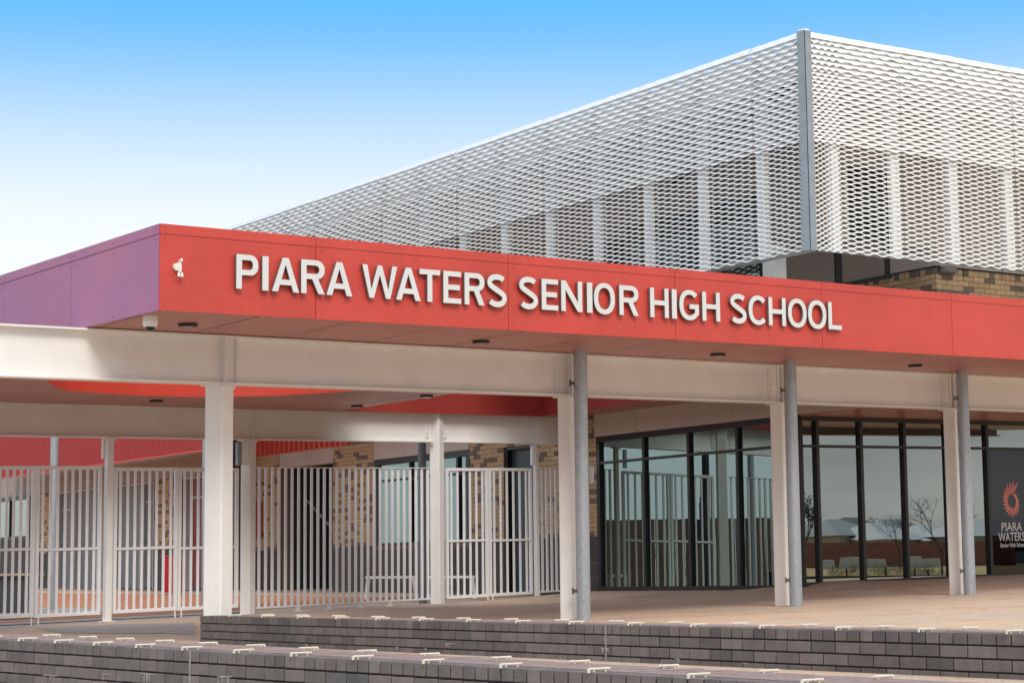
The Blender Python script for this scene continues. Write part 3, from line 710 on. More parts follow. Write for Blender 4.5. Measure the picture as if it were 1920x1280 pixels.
# gate operator / closer boxes under the rear beam
for px, y0, y1, w_, mt, lb in ((458, 828, 872, .12, WHITE, 'white box on the column above the left gates'), (448, 828, 872, .07, CORNER, 'grey housing beside the white box above the left gates')):
    s, h0 = RB.hit(px, y1, .12); h1 = RB.h(px, y0, .12); MB().wbox(RB, s - w_ / 2, s + w_ / 2, h0, h1, .06, .14).build('gate_closer', mt, None, bevel=.006); tag(bpy.data.objects[-1] if False else COL.objects[-1], lb, 'gate closer')
for px in (1000,):
    s, h0 = RB.hit(px, 872, .08); h1 = RB.h(px, 836, .08)
    tag(MB().wbox(RB, s - .05, s + .02, h0, h1, .05, .11).build('gate_closer', WHITE, None, bevel=.006), 'white box on the slim post above the small right gates', 'gate closer')
s, h0 = RB.hit(194, 862, .05); h1 = RB.h(194, 824, .05)
tag(MB().wbox(RB, s - .03, s + .02, h0 + .02, h1, .03, .09).build('gate_closer', WHITE, None, bevel=.006), 'narrow white box at the top of the slim post between the left gates', 'gate closer')

# ---------------------------------------------------------------- gates and slatted fence
def gate(px0, px1, ytop, ymid, ybot0, ybot1, nsl, label, group, thick=.045):
    s0, s1 = RB.s(px0, 1000), RB.s(px1, 1000); ht = RB.h(px0, ytop) * .5 + RB.h(px1, ytop) * .5; hm = RB.h((px0 + px1) / 2, ymid); hb_ = (RB.h(px0, ybot0) + RB.h(px1, ybot1)) / 2
    q = RB.p((s0 + s1) / 2, hb_); t = thing('gate', q, label, 'gate', group); f = .055
    for nm, a, b, c, d in (('stile', s0, s0 + f, hb_, ht), ('stile', s1 - f, s1, hb_, ht), ('top_rail', s0 + f, s1 - f, ht - f, ht), ('mid_rail', s0 + f, s1 - f, hm - .02, hm + .02), ('bottom_rail', s0 + f, s1 - f, hb_, hb_ + f)):
        MB().wbox(RB, a, b, c, d, -.025, .025).build(nm, WHITE, t, bevel=.004)
    for i in range(nsl):
        s = s0 + f + (s1 - s0 - 2 * f) * (i + .5) / nsl
        m = MB(); m.wbox(RB, s - .021, s + .021, hb_ + f, hm - .022, -.010, .010); m.wbox(RB, s - .021, s + .021, hm + .022, ht - f, -.010, .010); m.build('slat', SLATM, t)
    # drop bolt
    return t, s0, s1, hb_
gg = 'white slatted gates'
gs = []
for a in ((-42, 64, 873, 1030, 1160, 1158, 7, 'leftmost white slatted gate leaf, cut by the left edge of the photo'),
          (66.5, 189, 873, 1029, 1158, 1151, 8, 'white slatted gate leaf just left of the slim post between the gate pairs'),
          (212.5, 332, 876, 1027, 1150, 1143, 8, 'white slatted gate leaf just right of the slim post between the gate pairs'),
          (333.5, 446, 877, 1026, 1143, 1139, 8, 'white slatted gate leaf partly hidden behind the left front column'),
          (836, 915, 877, 1013, 1122, 1119, 6, 'white slatted gate leaf just right of the tall white column'),
          (916.5, 997, 877, 1012, 1118, 1113, 6, 'white slatted gate leaf left of the slim post beside the middle column')):
    gs.append(gate(*a[:7], a[7], gg))
for i in (1, 3, 5):
    t, s0, s1, hb_ = gs[i]
    for ds in (-.06, .06):
        p = RB.p(s0 + ds, hb_, .03); m = MB().tube(p + Vector((0, 0, .0)), (p.x, p.y, gz(p.x, p.y) + .005), .012, 8); m.build('drop_bolt', WHITE, t, smooth=True)
def slat_fence(px0, px1, ytop, yb0, yb1, n, label, feet):
    s0, s1 = RB.s(px0, 1000), RB.s(px1, 1000); ht = (RB.h(px0, ytop) + RB.h(px1, ytop)) / 2; hb_ = (RB.h(px0, yb0) + RB.h(px1, yb1)) / 2
    t = thing('slat_fence', RB.p((s0 + s1) / 2, hb_), label, 'fence')
    MB().wbox(RB, s0, s1, ht - .012, ht, -.035, .035).build('top_rail', WHITE, t); MB().wbox(RB, s0, s1, hb_, hb_ + .03, -.03, .03).build('bottom_rail', WHITE, t)
    for i in range(n):
        s = s0 + .05 + (s1 - s0 - .1) * i / (n - 1); MB().wbox(RB, s - .023, s + .023, hb_ + .03, ht - .012, -.012, .012).build('slat', SLATM, t)
    for px in feet:
        s = RB.s(px, 1140); p = RB.p(s, hb_, 0); g = gz(p.x, p.y); m = MB(); m.box((p.x, p.y, (g + p.z) / 2), .06, .05, p.z - g); m.box((p.x, p.y, g + .008), .15, .10, .014); m.build('foot', WHITE, t)
    return t
slat_fence(481, 806, 876, 1139, 1125, 28, 'long fixed fence of white upright slats between the two white columns', (559, 617, 675, 731))
slat_fence(1013, 1064, 876, 1111, 1107, 6, 'short piece of white slatted fence behind the middle column', ())

# ================================================================ SCHOOL BUILDING
bld = thing('school_building', (4, 36, 0), 'two-storey school building with brick and dark glass below and white mesh above', 'building')
ZW0 = -.45
HD = .90                                       # charcoal brick datum
def win_wall(w, s0, s1, hbot, htop, sill, muls, trans, name, gmat, frm=.06, depth=.10, panes=None, lab=None):
    """window: frame > mullions, transoms, panes (panes are sub-parts)"""
    m = MB()
    m.wbox(w, s0, s1, htop - frm, htop, -depth, .012); m.wbox(w, s0, s1, hbot, hbot + sill, -depth, .012)
    m.wbox(w, s0, s0 + frm, hbot + sill, htop - frm, -depth, .012); m.wbox(w, s1 - frm, s1, hbot + sill, htop - frm, -depth, .012)
    f = m.build(name, BLACK, bld)
    if lab: f['label'] = lab
    xs = [s0 + frm] + [q for a in muls for q in (a - .035, a + .035)] + [s1 - frm]
    for a in muls: MB().wbox(w, a - .035, a + .035, hbot + sill, htop - frm, -depth, .010).build('mullion', BLACK, f)
    hs = [hbot + sill] + [q for a in trans for q in (a - .022, a + .022)] + [htop - frm]
    k = 0
    for i in range(0, len(xs), 2):
        for a in trans: MB().wbox(w, xs[i], xs[i + 1], a - .022, a + .022, -depth, .006).build('transom', BLACK, f)
        for j in range(0, len(hs), 2):
            gm = gmat(i // 2, j // 2) if callable(gmat) else gmat
            MB().wbox(w, xs[i] - .01, xs[i + 1] + .01, hs[j] - .01, hs[j + 1] + .01, -.055, -.045).build('pane', gm, f)
    return f
sg = lambda px, y=950: GW.s(px, y)
hgb = GW.h(1280, 1110.8)                       # bottom of left glazing
htop_g = 2.76
# left glazing
win_wall(GW, sg(1120), sg(1497) - .0, hgb - .05, htop_g, .17, [sg(1208), sg(1292.5), sg(1384.5)], [2.265], 'glazed_shopfront', GL_L, frm=.10, lab='teal glazing left of the building corner, reflecting the gates')
# right glazing, logo panel at its right end
rsx = [GR.s(p, 950) for p in (1536, 1618.5, 1700, 1780, 1855.5)]
hrb = GR.h(1539, 1098); hrt = GR.h(1539, 788) + .06
win_wall(GR, .05, GR.s(2060, 950), hrb - .03, hrt, .10, rsx + [GR.s(1995, 950)], [GR.h(1539, 836)], 'glazed_shopfront', lambda i, j: (GL_D if (i >= 5 and j == 0) else GL_R), frm=.07, lab='dark reflective glazing right of the building corner')
# corner mullion
MB().prism([tuple(GW.A + GW.d * (sg(1497)) + GW.n * .02), tuple(GR.A + GR.d * .09 + GR.n * .02), tuple(GR.A + GR.d * .09 - GR.n * .12), tuple(GW.A + GW.d * (sg(1497) - .02) - GW.n * .12)], hgb - .05, htop_g).build('corner_mullion', BLACK, bld)
# beige cladding above the left glazing, running past the corner
cp = [sg(1116, 800), sg(1195, 790), sg(1283, 780), sg(1375, 770), sg(1447, 770), sg(1541, 765), sg(1628, 770)]
for a, b in zip(cp[:-1], cp[1:]): MB().wbox(GW, a + .004, b - .004, htop_g + .006, 3.3, -.05, .03).build('cladding_panel', BEIGE, bld)
MB().wbox(GW, cp[0], cp[-1], htop_g + .03, 3.3, -.12, -.051).build('cladding_backing', DGREY, bld)
# soffit over the right glazing (red, behind the cladding line)
sf = MB(); a = GW.A + GW.d * sg(1497) ; b = GW.A + GW.d * cp[-1]; c = GR.A + GR.d * 12; hh = htop_g
pts_ = [GW.p(sg(1490), hh, -.06), GW.p(cp[-1] + 6, hh, -.06), Vector((c.x + 1, c.y - 1.2, hh + .12)), Vector((c.x, c.y + .5, hh + .12)), Vector((GR.A.x - .5, GR.A.y + .5, hh))]
sf = MB(); q0_ = GR.p(0, 0); e = GR.A + GR.d * 12
P4 = [(GW.p(sg(1490), 0, -.06)), (GW.p(cp[-1], 0, -.06)), FB.p(FB.s(1660), 0, -.16), FB.p(16, 0, -.16), Vector((e.x - .6, e.y + .8, 0)), Vector((GR.A.x - .1, GR.A.y + .5, 0))]
sf.prism([(p.x, p.y) for p in P4], lambda x, y: hrt + .004 + .0307 * (x - GR.A.x), lambda x, y: zsof(x, y) - .06); sf.build('entry_soffit', SOFFIT, bld)
# brick wall: spans on the left
hHead = GW.h(740, 858)
w_s = dict(b0=sg(470), d0=sg(522), d1=sg(624), w0=sg(703), w1=sg(881), e0=sg(945), e1=sg(1003), end=sg(1120))
sill_w = GW.h(790, 1019)
def spans(c, h, hh):
    base = [(w_s['b0'], w_s['end'] - .005)]; cut = [(w_s['d0'], w_s['d1'])] if h < 4 else []
    if h + hh > sill_w and h < 4: cut.append((w_s['w0'], w_s['w1']))
    if h < 2.74: cut.append((w_s['e0'], w_s['e1']))
    return minus(base, cut)
rb_ = random.Random(5); cl = {}
def mfb(s, h, c):
    if h < HD: return BR_D
    if c % 9 == 6: return BR_B if rb_.random() < .55 else BR_Y
    return BR_B if rb_.random() < .16 else BR_Y
core = MB()
for a, b, h0, h1 in ((w_s['b0'] - 2, w_s['d0'], ZW0, 4.2), (w_s['d1'], w_s['w0'], ZW0, 4.2), (w_s['w0'], w_s['w1'], ZW0, sill_w), (w_s['w1'], w_s['e0'], ZW0, 4.2), (w_s['e0'], w_s['e1'], 2.77, 4.2), (w_s['e1'], w_s['end'], ZW0, 4.2)):
    core = MB().wbox(GW, a, b, h0, h1, -.35, -.012).build('brick_wall', MORT, bld)
nb = bricks(GW, spans, ZW0, int((3.25 - ZW0) / .089), (.089, .089), .250, mfb, core, 300, 0, .09, .010)
# beige infill over the recess and over the window
for a, b in ((w_s['d0'], (w_s['d0'] + w_s['d1']) / 2), ((w_s['d0'] + w_s['d1']) / 2, w_s['d1'])): MB().wbox(GW, a + .004, b - .004, GW.h(575, 872), 3.7, -.3, -.02).build('cladding_panel', BEIGE, bld)
wm = sg(759, 850)
for a, b in ((w_s['w0'], wm), (wm, sg(822)), (sg(822), w_s['w1'])): MB().wbox(GW, a + .004, b - .004, hHead + .004, 3.9, -.3, .02).build('cladding_panel', BEIGE, bld)
win_wall(GW, w_s['w0'], w_s['w1'], sill_w, hHead, .05, [sg(769), sg(858)], [GW.h(740, 899)], 'window', GL_L, frm=.13, lab='wide dark-framed window behind the slatted fence')
# recess: dark passage behind the wall
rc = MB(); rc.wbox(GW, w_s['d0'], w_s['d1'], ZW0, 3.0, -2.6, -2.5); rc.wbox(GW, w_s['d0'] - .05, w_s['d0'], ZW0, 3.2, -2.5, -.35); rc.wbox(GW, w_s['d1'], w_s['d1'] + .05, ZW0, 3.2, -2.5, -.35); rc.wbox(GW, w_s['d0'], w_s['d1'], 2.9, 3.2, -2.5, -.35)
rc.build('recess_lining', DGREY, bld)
hr = MB(); hr.tube(GW.p(w_s['d0'] + .3, 2.1, -.6), GW.p(w_s['d1'] - .1, .8, -.6), .03, 8); hr.build('stair_rail', CORNER, bld)
# dark blue-grey door in the brick wall
dr = MB().wbox(GW, w_s['e0'], w_s['e1'], ZW0, 2.77, -.25, -.16).build('door', mat('slate_door', (.035, .045, .06), .4), bld)
m = MB(); m.wbox(GW, w_s['e0'], w_s['e0'] + .07, ZW0, 2.77, -.16, -.04); m.wbox(GW, w_s['e1'] - .05, w_s['e1'], ZW0, 2.77, -.16, -.04); m.wbox(GW, w_s['e0'] + .07, w_s['e1'] - .05, 2.70, 2.77, -.16, -.04); m.build('door_frame', BLACK, dr)
# downpipes, wall fittings
m = MB(); m.wbox(GW, sg(610) - .05, sg(610) + .05, GW.h(610, 1000), GW.h(610, 950) + .1, .0, .05); m.build('wall_switch_box', BLACK, bld)
tag(MB().wbox(GW, sg(1106.5, 890), sg(1114.5, 890), GW.h(1110, 904), GW.h(1110, 874), .004, .012).build('notice', CREAMBOX), 'white paper notice on the brick beside the teal glazing', 'notice')
nt_ = MB()
for k in range(6): h = GW.h(1110, 878 + k * 4.2); nt_.wbox(GW, sg(1107.5, 890), sg(1107.5 + random.uniform(2.5, 6), 890), h - .006, h + .004, .0125, .0135)
nt_.build('notice_lines', mat('blue_print', (.10, .14, .42), .6), COL.objects['notice'])
# interior behind the glazing
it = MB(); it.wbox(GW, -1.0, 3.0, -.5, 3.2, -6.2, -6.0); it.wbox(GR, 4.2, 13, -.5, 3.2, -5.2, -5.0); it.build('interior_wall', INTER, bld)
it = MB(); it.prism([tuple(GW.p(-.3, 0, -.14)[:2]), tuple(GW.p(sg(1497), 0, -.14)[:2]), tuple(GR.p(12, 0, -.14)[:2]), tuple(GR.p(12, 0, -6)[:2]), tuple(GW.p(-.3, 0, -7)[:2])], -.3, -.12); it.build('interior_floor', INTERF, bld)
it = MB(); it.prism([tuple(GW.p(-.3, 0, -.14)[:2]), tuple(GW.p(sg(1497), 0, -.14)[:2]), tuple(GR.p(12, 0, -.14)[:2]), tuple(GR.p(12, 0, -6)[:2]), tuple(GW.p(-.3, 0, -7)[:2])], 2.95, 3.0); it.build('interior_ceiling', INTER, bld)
m = MB(); a = GW.p(3.0, 2.72, -1.2); b = GW.p(4.4, 2.72, -1.2); m.tube(a, b, .018, 6); m.build('tube_light', TUBE, bld)
m = MB(); a = GR.p(.8, 2.5, -1.5); b = GR.p(4.2, 2.5, -2.6); m.tube(a, b, .012, 6); m.build('tube_light', TUBE, bld)
# building mass behind the left wall, blocks sky
MB().wbox(GW, -20, sg(1490), 3.2, 4.6, -9, -.36).build('floor_slab', BROWNCL, bld)

# ---- logo vinyl on the right-hand pane
lgx = GR.s(1896, 940)
def at_logo(px, py): return GR.hit(px, py, -.043)
VINR = mat('coral_vinyl', (.95, .30, .22), .5); VINW = mat('white_vinyl', (.75, .75, .76), .5)
lg = MB(); cs, ch_ = at_logo(1897.5, 939)
npet = 22
sc = abs(at_logo(1897.5, 899)[1] - ch_)
def plen(d):
    T_ = ((-20, .55), (20, .46), (50, .50), (62, 1.06), (90, 1.0), (135, .80), (180, .68), (225, .76), (270, .82), (315, .70), (340, .55), (380, .46))
    for (a0, v0), (a1, v1) in zip(T_[:-1], T_[1:]):
        if a0 <= d <= a1: return v0 + (v1 - v0) * (d - a0) / (a1 - a0)
    return .5
for i in range(npet):
    dg_ = 62 + i * 360 / npet; dg_ = dg_ if dg_ <= 380 else dg_ - 360; a = R_(dg_)
    L1 = sc * plen(dg_); r0 = sc * .27; tw = .5
    tip = (math.cos(a) * L1, math.sin(a) * L1); bse = (math.cos(a + tw) * r0, math.sin(a + tw) * r0)
    dx, dy = tip[0] - bse[0], tip[1] - bse[1]; l = math.hypot(dx, dy); nx, ny = -dy / l, dx / l; wd = sc * .052
    ptsq = [bse, (bse[0] + dx * .3 + nx * wd * .8, bse[1] + dy * .3 + ny * wd * .8), (bse[0] + dx * .6 + nx * wd, bse[1] + dy * .6 + ny * wd), tip, (bse[0] + dx * .6 - nx * wd, bse[1] + dy * .6 - ny * wd), (bse[0] + dx * .3 - nx * wd * .8, bse[1] + dy * .3 - ny * wd * .8)]
    lg.face([GR.p(cs + x, ch_ + y, -.043) for x, y in ptsq])
vin = thing('logo_sticker', GR.p(cs, ch_ - .8, -.04), 'coral spiral logo with white school name on the dark glass at the right edge', 'logo')
lg.build('emblem', VINR, vin)
def text_on(w, body, s0, s1, h0, H, o, m, parent, name, bold=0.0, adv=None):
    cu = bpy.data.curves.new(name, 'FONT'); cu.body = body; cu.size = 1; cu.offset = bold; cu.resolution_u = 3
    ob = bpy.data.objects.new(name, cu); COL.objects.link(ob); dg = bpy.context.evaluated_depsgraph_get(); me0 = bpy.data.meshes.new_from_object(ob.evaluated_get(dg))
    bpy.data.objects.remove(ob); xs = [v.co.x for v in me0.vertices]; ys = [v.co.y for v in me0.vertices]
    x0, x1 = min(xs), max(xs); base = 0.0; top = max(ys); mm = MB()
    mm.v = [w.p(s0 + (v.co.x - x0) / (x1 - x0) * (s1 - s0), h0 + v.co.y / top * H, o) for v in me0.vertices]; mm.f = [tuple(p.vertices) for p in me0.polygons]; mm.m = [0] * len(mm.f)
    bpy.data.meshes.remove(me0); return mm.build(name, m, parent)
s_, h_ = at_logo(1878, 995); s2, h2 = at_logo(1916, 979); text_on(GR, 'PIARA', s_, s2, h_, GR.h(1878, 979, -.043) - h_, -.042, VINW, vin, 'logo_word', .012)
s_, h_ = at_logo(1872, 1014); s2, h2 = at_logo(1921, 998); text_on(GR, 'WATERS', s_, s2, h_, GR.h(1872, 998, -.043) - h_, -.042, VINW, vin, 'logo_word', .012)
s_, h_ = at_logo(1876, 1025.5); s2, h2 = at_logo(1922, 1018); text_on(GR, 'Senior High School', s_, s2, h_, GR.h(1876, 1017.5, -.043) - h_, -.042, VINW, vin, 'logo_word', .02)

# ---- left classroom block: doors, brick pier, red door
lb = thing('classroom_block', LW.p(0, 0), 'beige classroom block with grey doors and a red door, seen through the left gates', 'building')
ls = lambda px, y=1000: LW.s(px, y)
GZ0 = -1.32; L0, L1 = ls(-70), ls(400)
BEIGE2 = mat('beige_wall', (.40, .34, .30), .7, var=.04)
MB().wbox(LW, L0, L1, 2.765, 4.3, -.3, 0).build('wall', BEIGE2, lb)
MB().wbox(LW, L0, ls(55), -.1, 1.48, -.3, -.0).build('wall', BR_D, lb)
MB().wbox(LW, ls(68), ls(92), -.1, 2.76, -.3, -.013).build('brick_pier', MORT, lb)
pr2 = MB().wbox(LW, ls(289), ls(325), -.1, 2.76, -.3, -.013).build('brick_pier', MORT, lb)
MB().wbox(LW, ls(325), ls(343), -.1, 2.76, -.9, -.8).build('wall', DGREY, lb)
for par, a, b in ((COL.objects['brick_pier'], ls(68), ls(92)), (pr2, ls(289), ls(325))):
    bricks(LW, lambda c, h, hh: [(a, b)], -.1, 33, (.086, .086), .24, lambda s, h, c: (BR_D if h < 1.0 else (BR_B if rb_.random() < .25 else BR_Y)), par, 90, 0, .09, .010)
# window at far left
m = MB(); a, b = L0, ls(52); m.wbox(LW, a, b, 1.48, 1.57, -.1, .01); m.wbox(LW, a, b, 2.65, 2.76, -.1, .01); m.wbox(LW, b - .08, b, 1.57, 2.65, -.1, .01); m.wbox(LW, ls(17) - .03, ls(17) + .03, 1.57, 2.65, -.1, .005)
f = m.build('window', BLACK, lb); MB().wbox(LW, a, b - .08, 1.57, 2.65, -.06, -.05).build('pane', GL_R, f)
def door(pxa, pxb, m_, trans=True, hd=2.72):
    a, b = ls(pxa), ls(pxb); d = MB().wbox(LW, a, b, -.0, hd, -.2, -.12).build('door', m_, lb); fr = MB(); fr.wbox(LW, a - .05, a, -.05, hd + .03, -.2, .012); fr.wbox(LW, b, b + .05, -.05, hd + .03, -.2, .012); fr.wbox(LW, a, b, hd - .03, hd + .03, -.118, .012)
    fr.build('door_frame', DOORFR, d)
    if trans: MB().wbox(LW, a + .05, b - .05, 2.2, 2.26, -.12, -.10).build('transom', DOORFR, d)
    h = MB(); h.tube(LW.p(a + .09, 1.2, -.12), LW.p(a + .09, 1.2, -.06), .018, 8); h.tube(LW.p(a + .09, 1.2, -.06), LW.p(a + .19, 1.2, -.06), .014, 8); h.build('handle', CHROME, d)
    return d
door(96 + 12, 139, GREYDOOR); door(141, 186, GREYDOOR, False); door(214, 262, GREYDOOR, False); door(264, 287, GREYDOOR)
MB().wbox(LW, ls(187), ls(212), -.1, 2.76, -.3, -.02).build('wall', BEIGE2, lb)
door(347, 388, REDDOOR)
MB().wbox(LW, L0, ls(370), 4.3, 4.4, -3, 0.2).build('roof', ROOFM, lb)
tag(MB().wbox(LW, ls(175), ls(181), LW.h(178, 1013), LW.h(178, 983), -.119, -.11).build('notice', CREAMBOX), 'white notice on the grey door behind the second gate leaf', 'notice')
tag(MB().wbox(LW, ls(254), ls(259), LW.h(256, 1017), LW.h(256, 1003), -.119, -.11).build('notice', CREAMBOX), 'small white notice on the grey door behind the third gate leaf', 'notice')
# red corrugated fascia of the covered way in front of that block
CW = Wall(LW.p(0, 0, 1.7), LW.p(5, 0, 1.7), 0)
cw = thing('covered_way', CW.p(0, 2.6), 'covered way edged with deep red ribbed metal sheeting above the left gates', 'covered way')
a, b = CW.s(-70, 850), CW.s(386, 850); hbt = (CW.h(2, 893) + CW.h(360, 849)) / 2; m = MB(); x = a; zz = []
while x < b:
    zz += [(x, 0), (x + .045, 0), (x + .06, .022), (x + .085, .022)]; x += .10
for (x0, o0), (x1, o1) in zip(zz[:-1], zz[1:]): m.face([CW.p(x0, hbt, o0), CW.p(x1, hbt, o1), CW.p(x1, hbt + 2.2, o1), CW.p(x0, hbt + 2.2, o0)])
m.build('ribbed_sheet', CORR, cw)
MB().wbox(CW, a, b, hbt - .03, hbt, -.03, .03).build('edge_trim', mat('red_trim', (.6, .06, .045), .4), cw)
MB().wbox(CW, a, min(b, L1), hbt + .25, hbt + .3, -1.65, -.03).build('ceiling', BEIGE2, cw)
p = plan(99.5, 37.5, 1000); zc = gz(p.x, p.y)
t = thing('pipe_column', (p.x, p.y, zc), 'galvanised round pipe behind the second gate leaf', 'pipe column', 'galvanised pipe columns'); MB().tube((p.x, p.y, zc - .02), (p.x, p.y, 3.3), .075, 20).build('pipe', GALV, t, smooth=True)
p = plan(386, 37, 1000); zc = gz(p.x, p.y)
t = thing('pipe_column', (p.x, p.y, zc), 'round pipe just left of the left front column', 'pipe column', 'galvanised pipe columns'); MB().tube((p.x, p.y, zc - .02), (p.x, p.y, 3.3), .075, 20).build('pipe', GALV, t, smooth=True)
# red batten screen above the recess
RBt = Wall(GW.p(0, 0, 1.1), GW.p(5, 0, 1.1), 0); a, b = RBt.s(482, 830), RBt.s(652, 830); hb2 = RBt.h(560, 845)
bs = thing('batten_screen', RBt.p((a + b) / 2, hb2), 'row of short red upright battens above the brick recess', 'batten screen')
BAT = mat('red_batten', (.55, .07, .045), .45)
n = 18
for i in range(n + 1): s = a + (b - a) * i / n; MB().wbox(RBt, s - .026, s + .026, hb2, hb2 + .75, -.05, .05).build('batten', BAT, bs)
MB().wbox(RBt, a, b, hb2 - .012, hb2, -.05, .05).build('bottom_rail', BAT, bs)
for s in (a + .3, b - .3): MB().wbox(RBt, s - .03, s + .03, hb2 + .5, hb2 + .56, -1.09, -.05).build('bracket', BAT, bs)

# ---- small things in the courtyard
def bench(pxa, pxb, Y, label):
    a, b = plan(pxa, Y, 1080), plan(pxb, Y, 1080); w = Wall(a, b, 0); g = gz(*((a + b) / 2)); L_ = (b - a).length
    t = thing('bench', ((a.x + b.x) / 2, Y, g), label, 'bench', 'white benches behind the fence')
    for k in range(3): MB().wbox(w, 0, L_, g + .40, g + .45, -.13 * k - .1, -.13 * k).build('seat_slat', WHITE, t)
    for s, sl in ((0.02, -.05), (L_ - .08, .05)):
        for o_ in (0, -.3):
            MB().hexa([w.p(s + sl, g, o_), w.p(s + sl + .06, g, o_), w.p(s + sl + .06, g, o_ - .05), w.p(s + sl, g, o_ - .05), w.p(s, g + .40, o_), w.p(s + .06, g + .40, o_), w.p(s + .06, g + .40, o_ - .05), w.p(s, g + .40, o_ - .05)]).build('leg', WHITE, t)
bench(685, 780, 39.6, 'white bench behind the fixed slatted fence'); bench(788, 890, 38.4, 'white bench partly behind the tall white column')
b_ = plan(323, 47, 1050); g = gz(b_.x, b_.y); t = thing('wheelie_bin', (b_.x, b_.y, g), 'dark red bin beside the brick pier behind the third gate leaf', 'bin')
m = MB().hexa([(b_.x - .16, b_.y - .2, g + .05), (b_.x + .2, b_.y - .2, g + .05), (b_.x + .2, b_.y + .2, g + .05), (b_.x - .16, b_.y + .2, g + .05), (b_.x - .2, b_.y - .25, g + .85), (b_.x + .25, b_.y - .25, g + .85), (b_.x + .25, b_.y + .25, g + .85), (b_.x - .2, b_.y + .25, g + .85)]); m.build('tub', REDBIN, t, bevel=.02)
MB().box((b_.x + .02, b_.y, g + .885), .5, .54, .05).build('lid', REDBIN, t, bevel=.015)
m = MB(); m.tube((b_.x - .1, b_.y + .24, g + .08), (b_.x - .04, b_.y + .24, g + .08), .08, 12); m.tube((b_.x + .12, b_.y + .24, g + .08), (b_.x + .18, b_.y + .24, g + .08), .08, 12); m.build('wheel', BLACK, t)
b_ = plan(20, 37.0, 1100); g = gz(b_.x, b_.y); t = thing('picnic_table', (b_.x, b_.y, g), 'dark table with timber top behind the leftmost gate leaf', 'table')
MB().box((b_.x, b_.y, g + .70), 1.1, .7, .04).build('table_top', mat('timber', (.36, .26, .16), .7), t)
MB().box((b_.x, b_.y, g + .34), .9, .5, .66).build('base', DGREY, t)
# A-frame red sign glimpsed behind the fence
a, b = GW.s(484, 990), GW.s(493, 990); m = MB(); m.wbox(GW, a - .05, b, GW.h(490, 1008), GW.h(488, 940), .02, .04)
tag(m.build('wall_poster', mat('red_print', (.42, .04, .05), .6)), 'narrow red poster on the bricks at the left end of the fixed fence', 'poster')

# ================================================================ UPPER STOREY
hlo, hup = 4.86, 8.165
up = bld
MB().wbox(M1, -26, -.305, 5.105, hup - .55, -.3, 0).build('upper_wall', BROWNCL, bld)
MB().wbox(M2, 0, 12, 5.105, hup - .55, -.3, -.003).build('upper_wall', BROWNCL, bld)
# lower part under the mesh: beige panel, window, column
m1 = lambda px, y: M1.s(px, y)
MB().wbox(M1, m1(1672, 510), 0.0, 5.105, 8, -.01, .03).build('cladding_panel', BEIGE, bld)
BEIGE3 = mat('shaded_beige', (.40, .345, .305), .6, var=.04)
for a, b in ((m1(1180, 480), m1(1300, 480)), (m1(1306, 480), m1(1432, 480))):
    f = MB().wbox(M1, a, b, 5.03, 7.0, .0, .035).build('window', BLACK, bld); MB().wbox(M1, a + .08, b - .08, 5.11, 6.92, .036, .042).build('pane', GL_L, f)
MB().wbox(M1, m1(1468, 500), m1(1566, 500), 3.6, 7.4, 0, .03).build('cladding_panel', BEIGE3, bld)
win_wall(M1, m1(1566, 500), m1(1672, 500), 5.03, 7.3, .06, [m1(1620, 500)] if False else [], [], 'window', GL_L, frm=.16, lab='upper window under the mesh corner')
# brickwork of the upper wall: left flank (u) and right flank (v)
MB().wbox(M1, -6, -.012, 3.2, 5.07, -.3, -.012).build('brick_wall', MORT, bld); bwU = COL.objects[-1]
MB().wbox(M2, .0, 12, 3.2, 5.07, -.3, -.012).build('brick_wall', MORT, bld); bwV = COL.objects[-1]
mfu = lambda s, h, c: BR_B if rb_.random() < .2 else BR_Y
bricks(M1, lambda c, h, hh: [(-3.0, -.0)], 5.075 - .1 - 4 * .086, 5, (.086, .11), .24, mfu, bwU, 70, 0, .09, .010, {4})
bricks(M2, lambda c, h, hh: [(.0, 3.6)], 5.075 - .1 - 6 * .086, 7, (.086, .11), .24, mfu, bwV, 160, 0, .09, .010, {6})
for w, a, b in ((M1, -3.2, .0), (M2, 0, 6)): MB().wbox(w, a, b, 5.076, 5.10, -.1, .02).build('sill_flashing', BLACK, bld)
cps = [0.0, M2.s(1877, 510), M2.s(1877, 510) + 1.9, 8]
for a, b in zip(cps[:-1], cps[1:]): MB().wbox(M2, a + .004, b - .004, 5.102, 8.0, -.01, .03).build('cladding_panel', BEIGE, bld)
# round duct end at the brick corner
m = MB(); q = M2.p(.22, 5.0, .02); m.lathe([(.0, 0), (.13, .0), (.16, .03), (.16, .12), (.0, .12)], (q.x, q.y, 4.97), 16); m.build('rainwater_outlet', CHROME, bld, smooth=True)
# windows behind the mesh
for a, b, h0, h1, w in ((M1.s(1100, 430), M1.s(1172, 430), 5.2, 6.8, M1), (M1.s(955, 430), M1.s(1060, 430), 5.0, 6.5, M1), (M1.s(760, 430), M1.s(870, 430), 5.0, 6.5, M1)):
    f = MB().wbox(w, a, b, h0, h1, -.0, .035).build('window', BLACK, bld); MB().wbox(w, a + .06, b - .06, h0 + .06, h1 - .06, .036, .042).build('pane', GL_D, f)
f = MB().wbox(M2, -.9 + .9, .02, 5, 5.1, 0, .01)
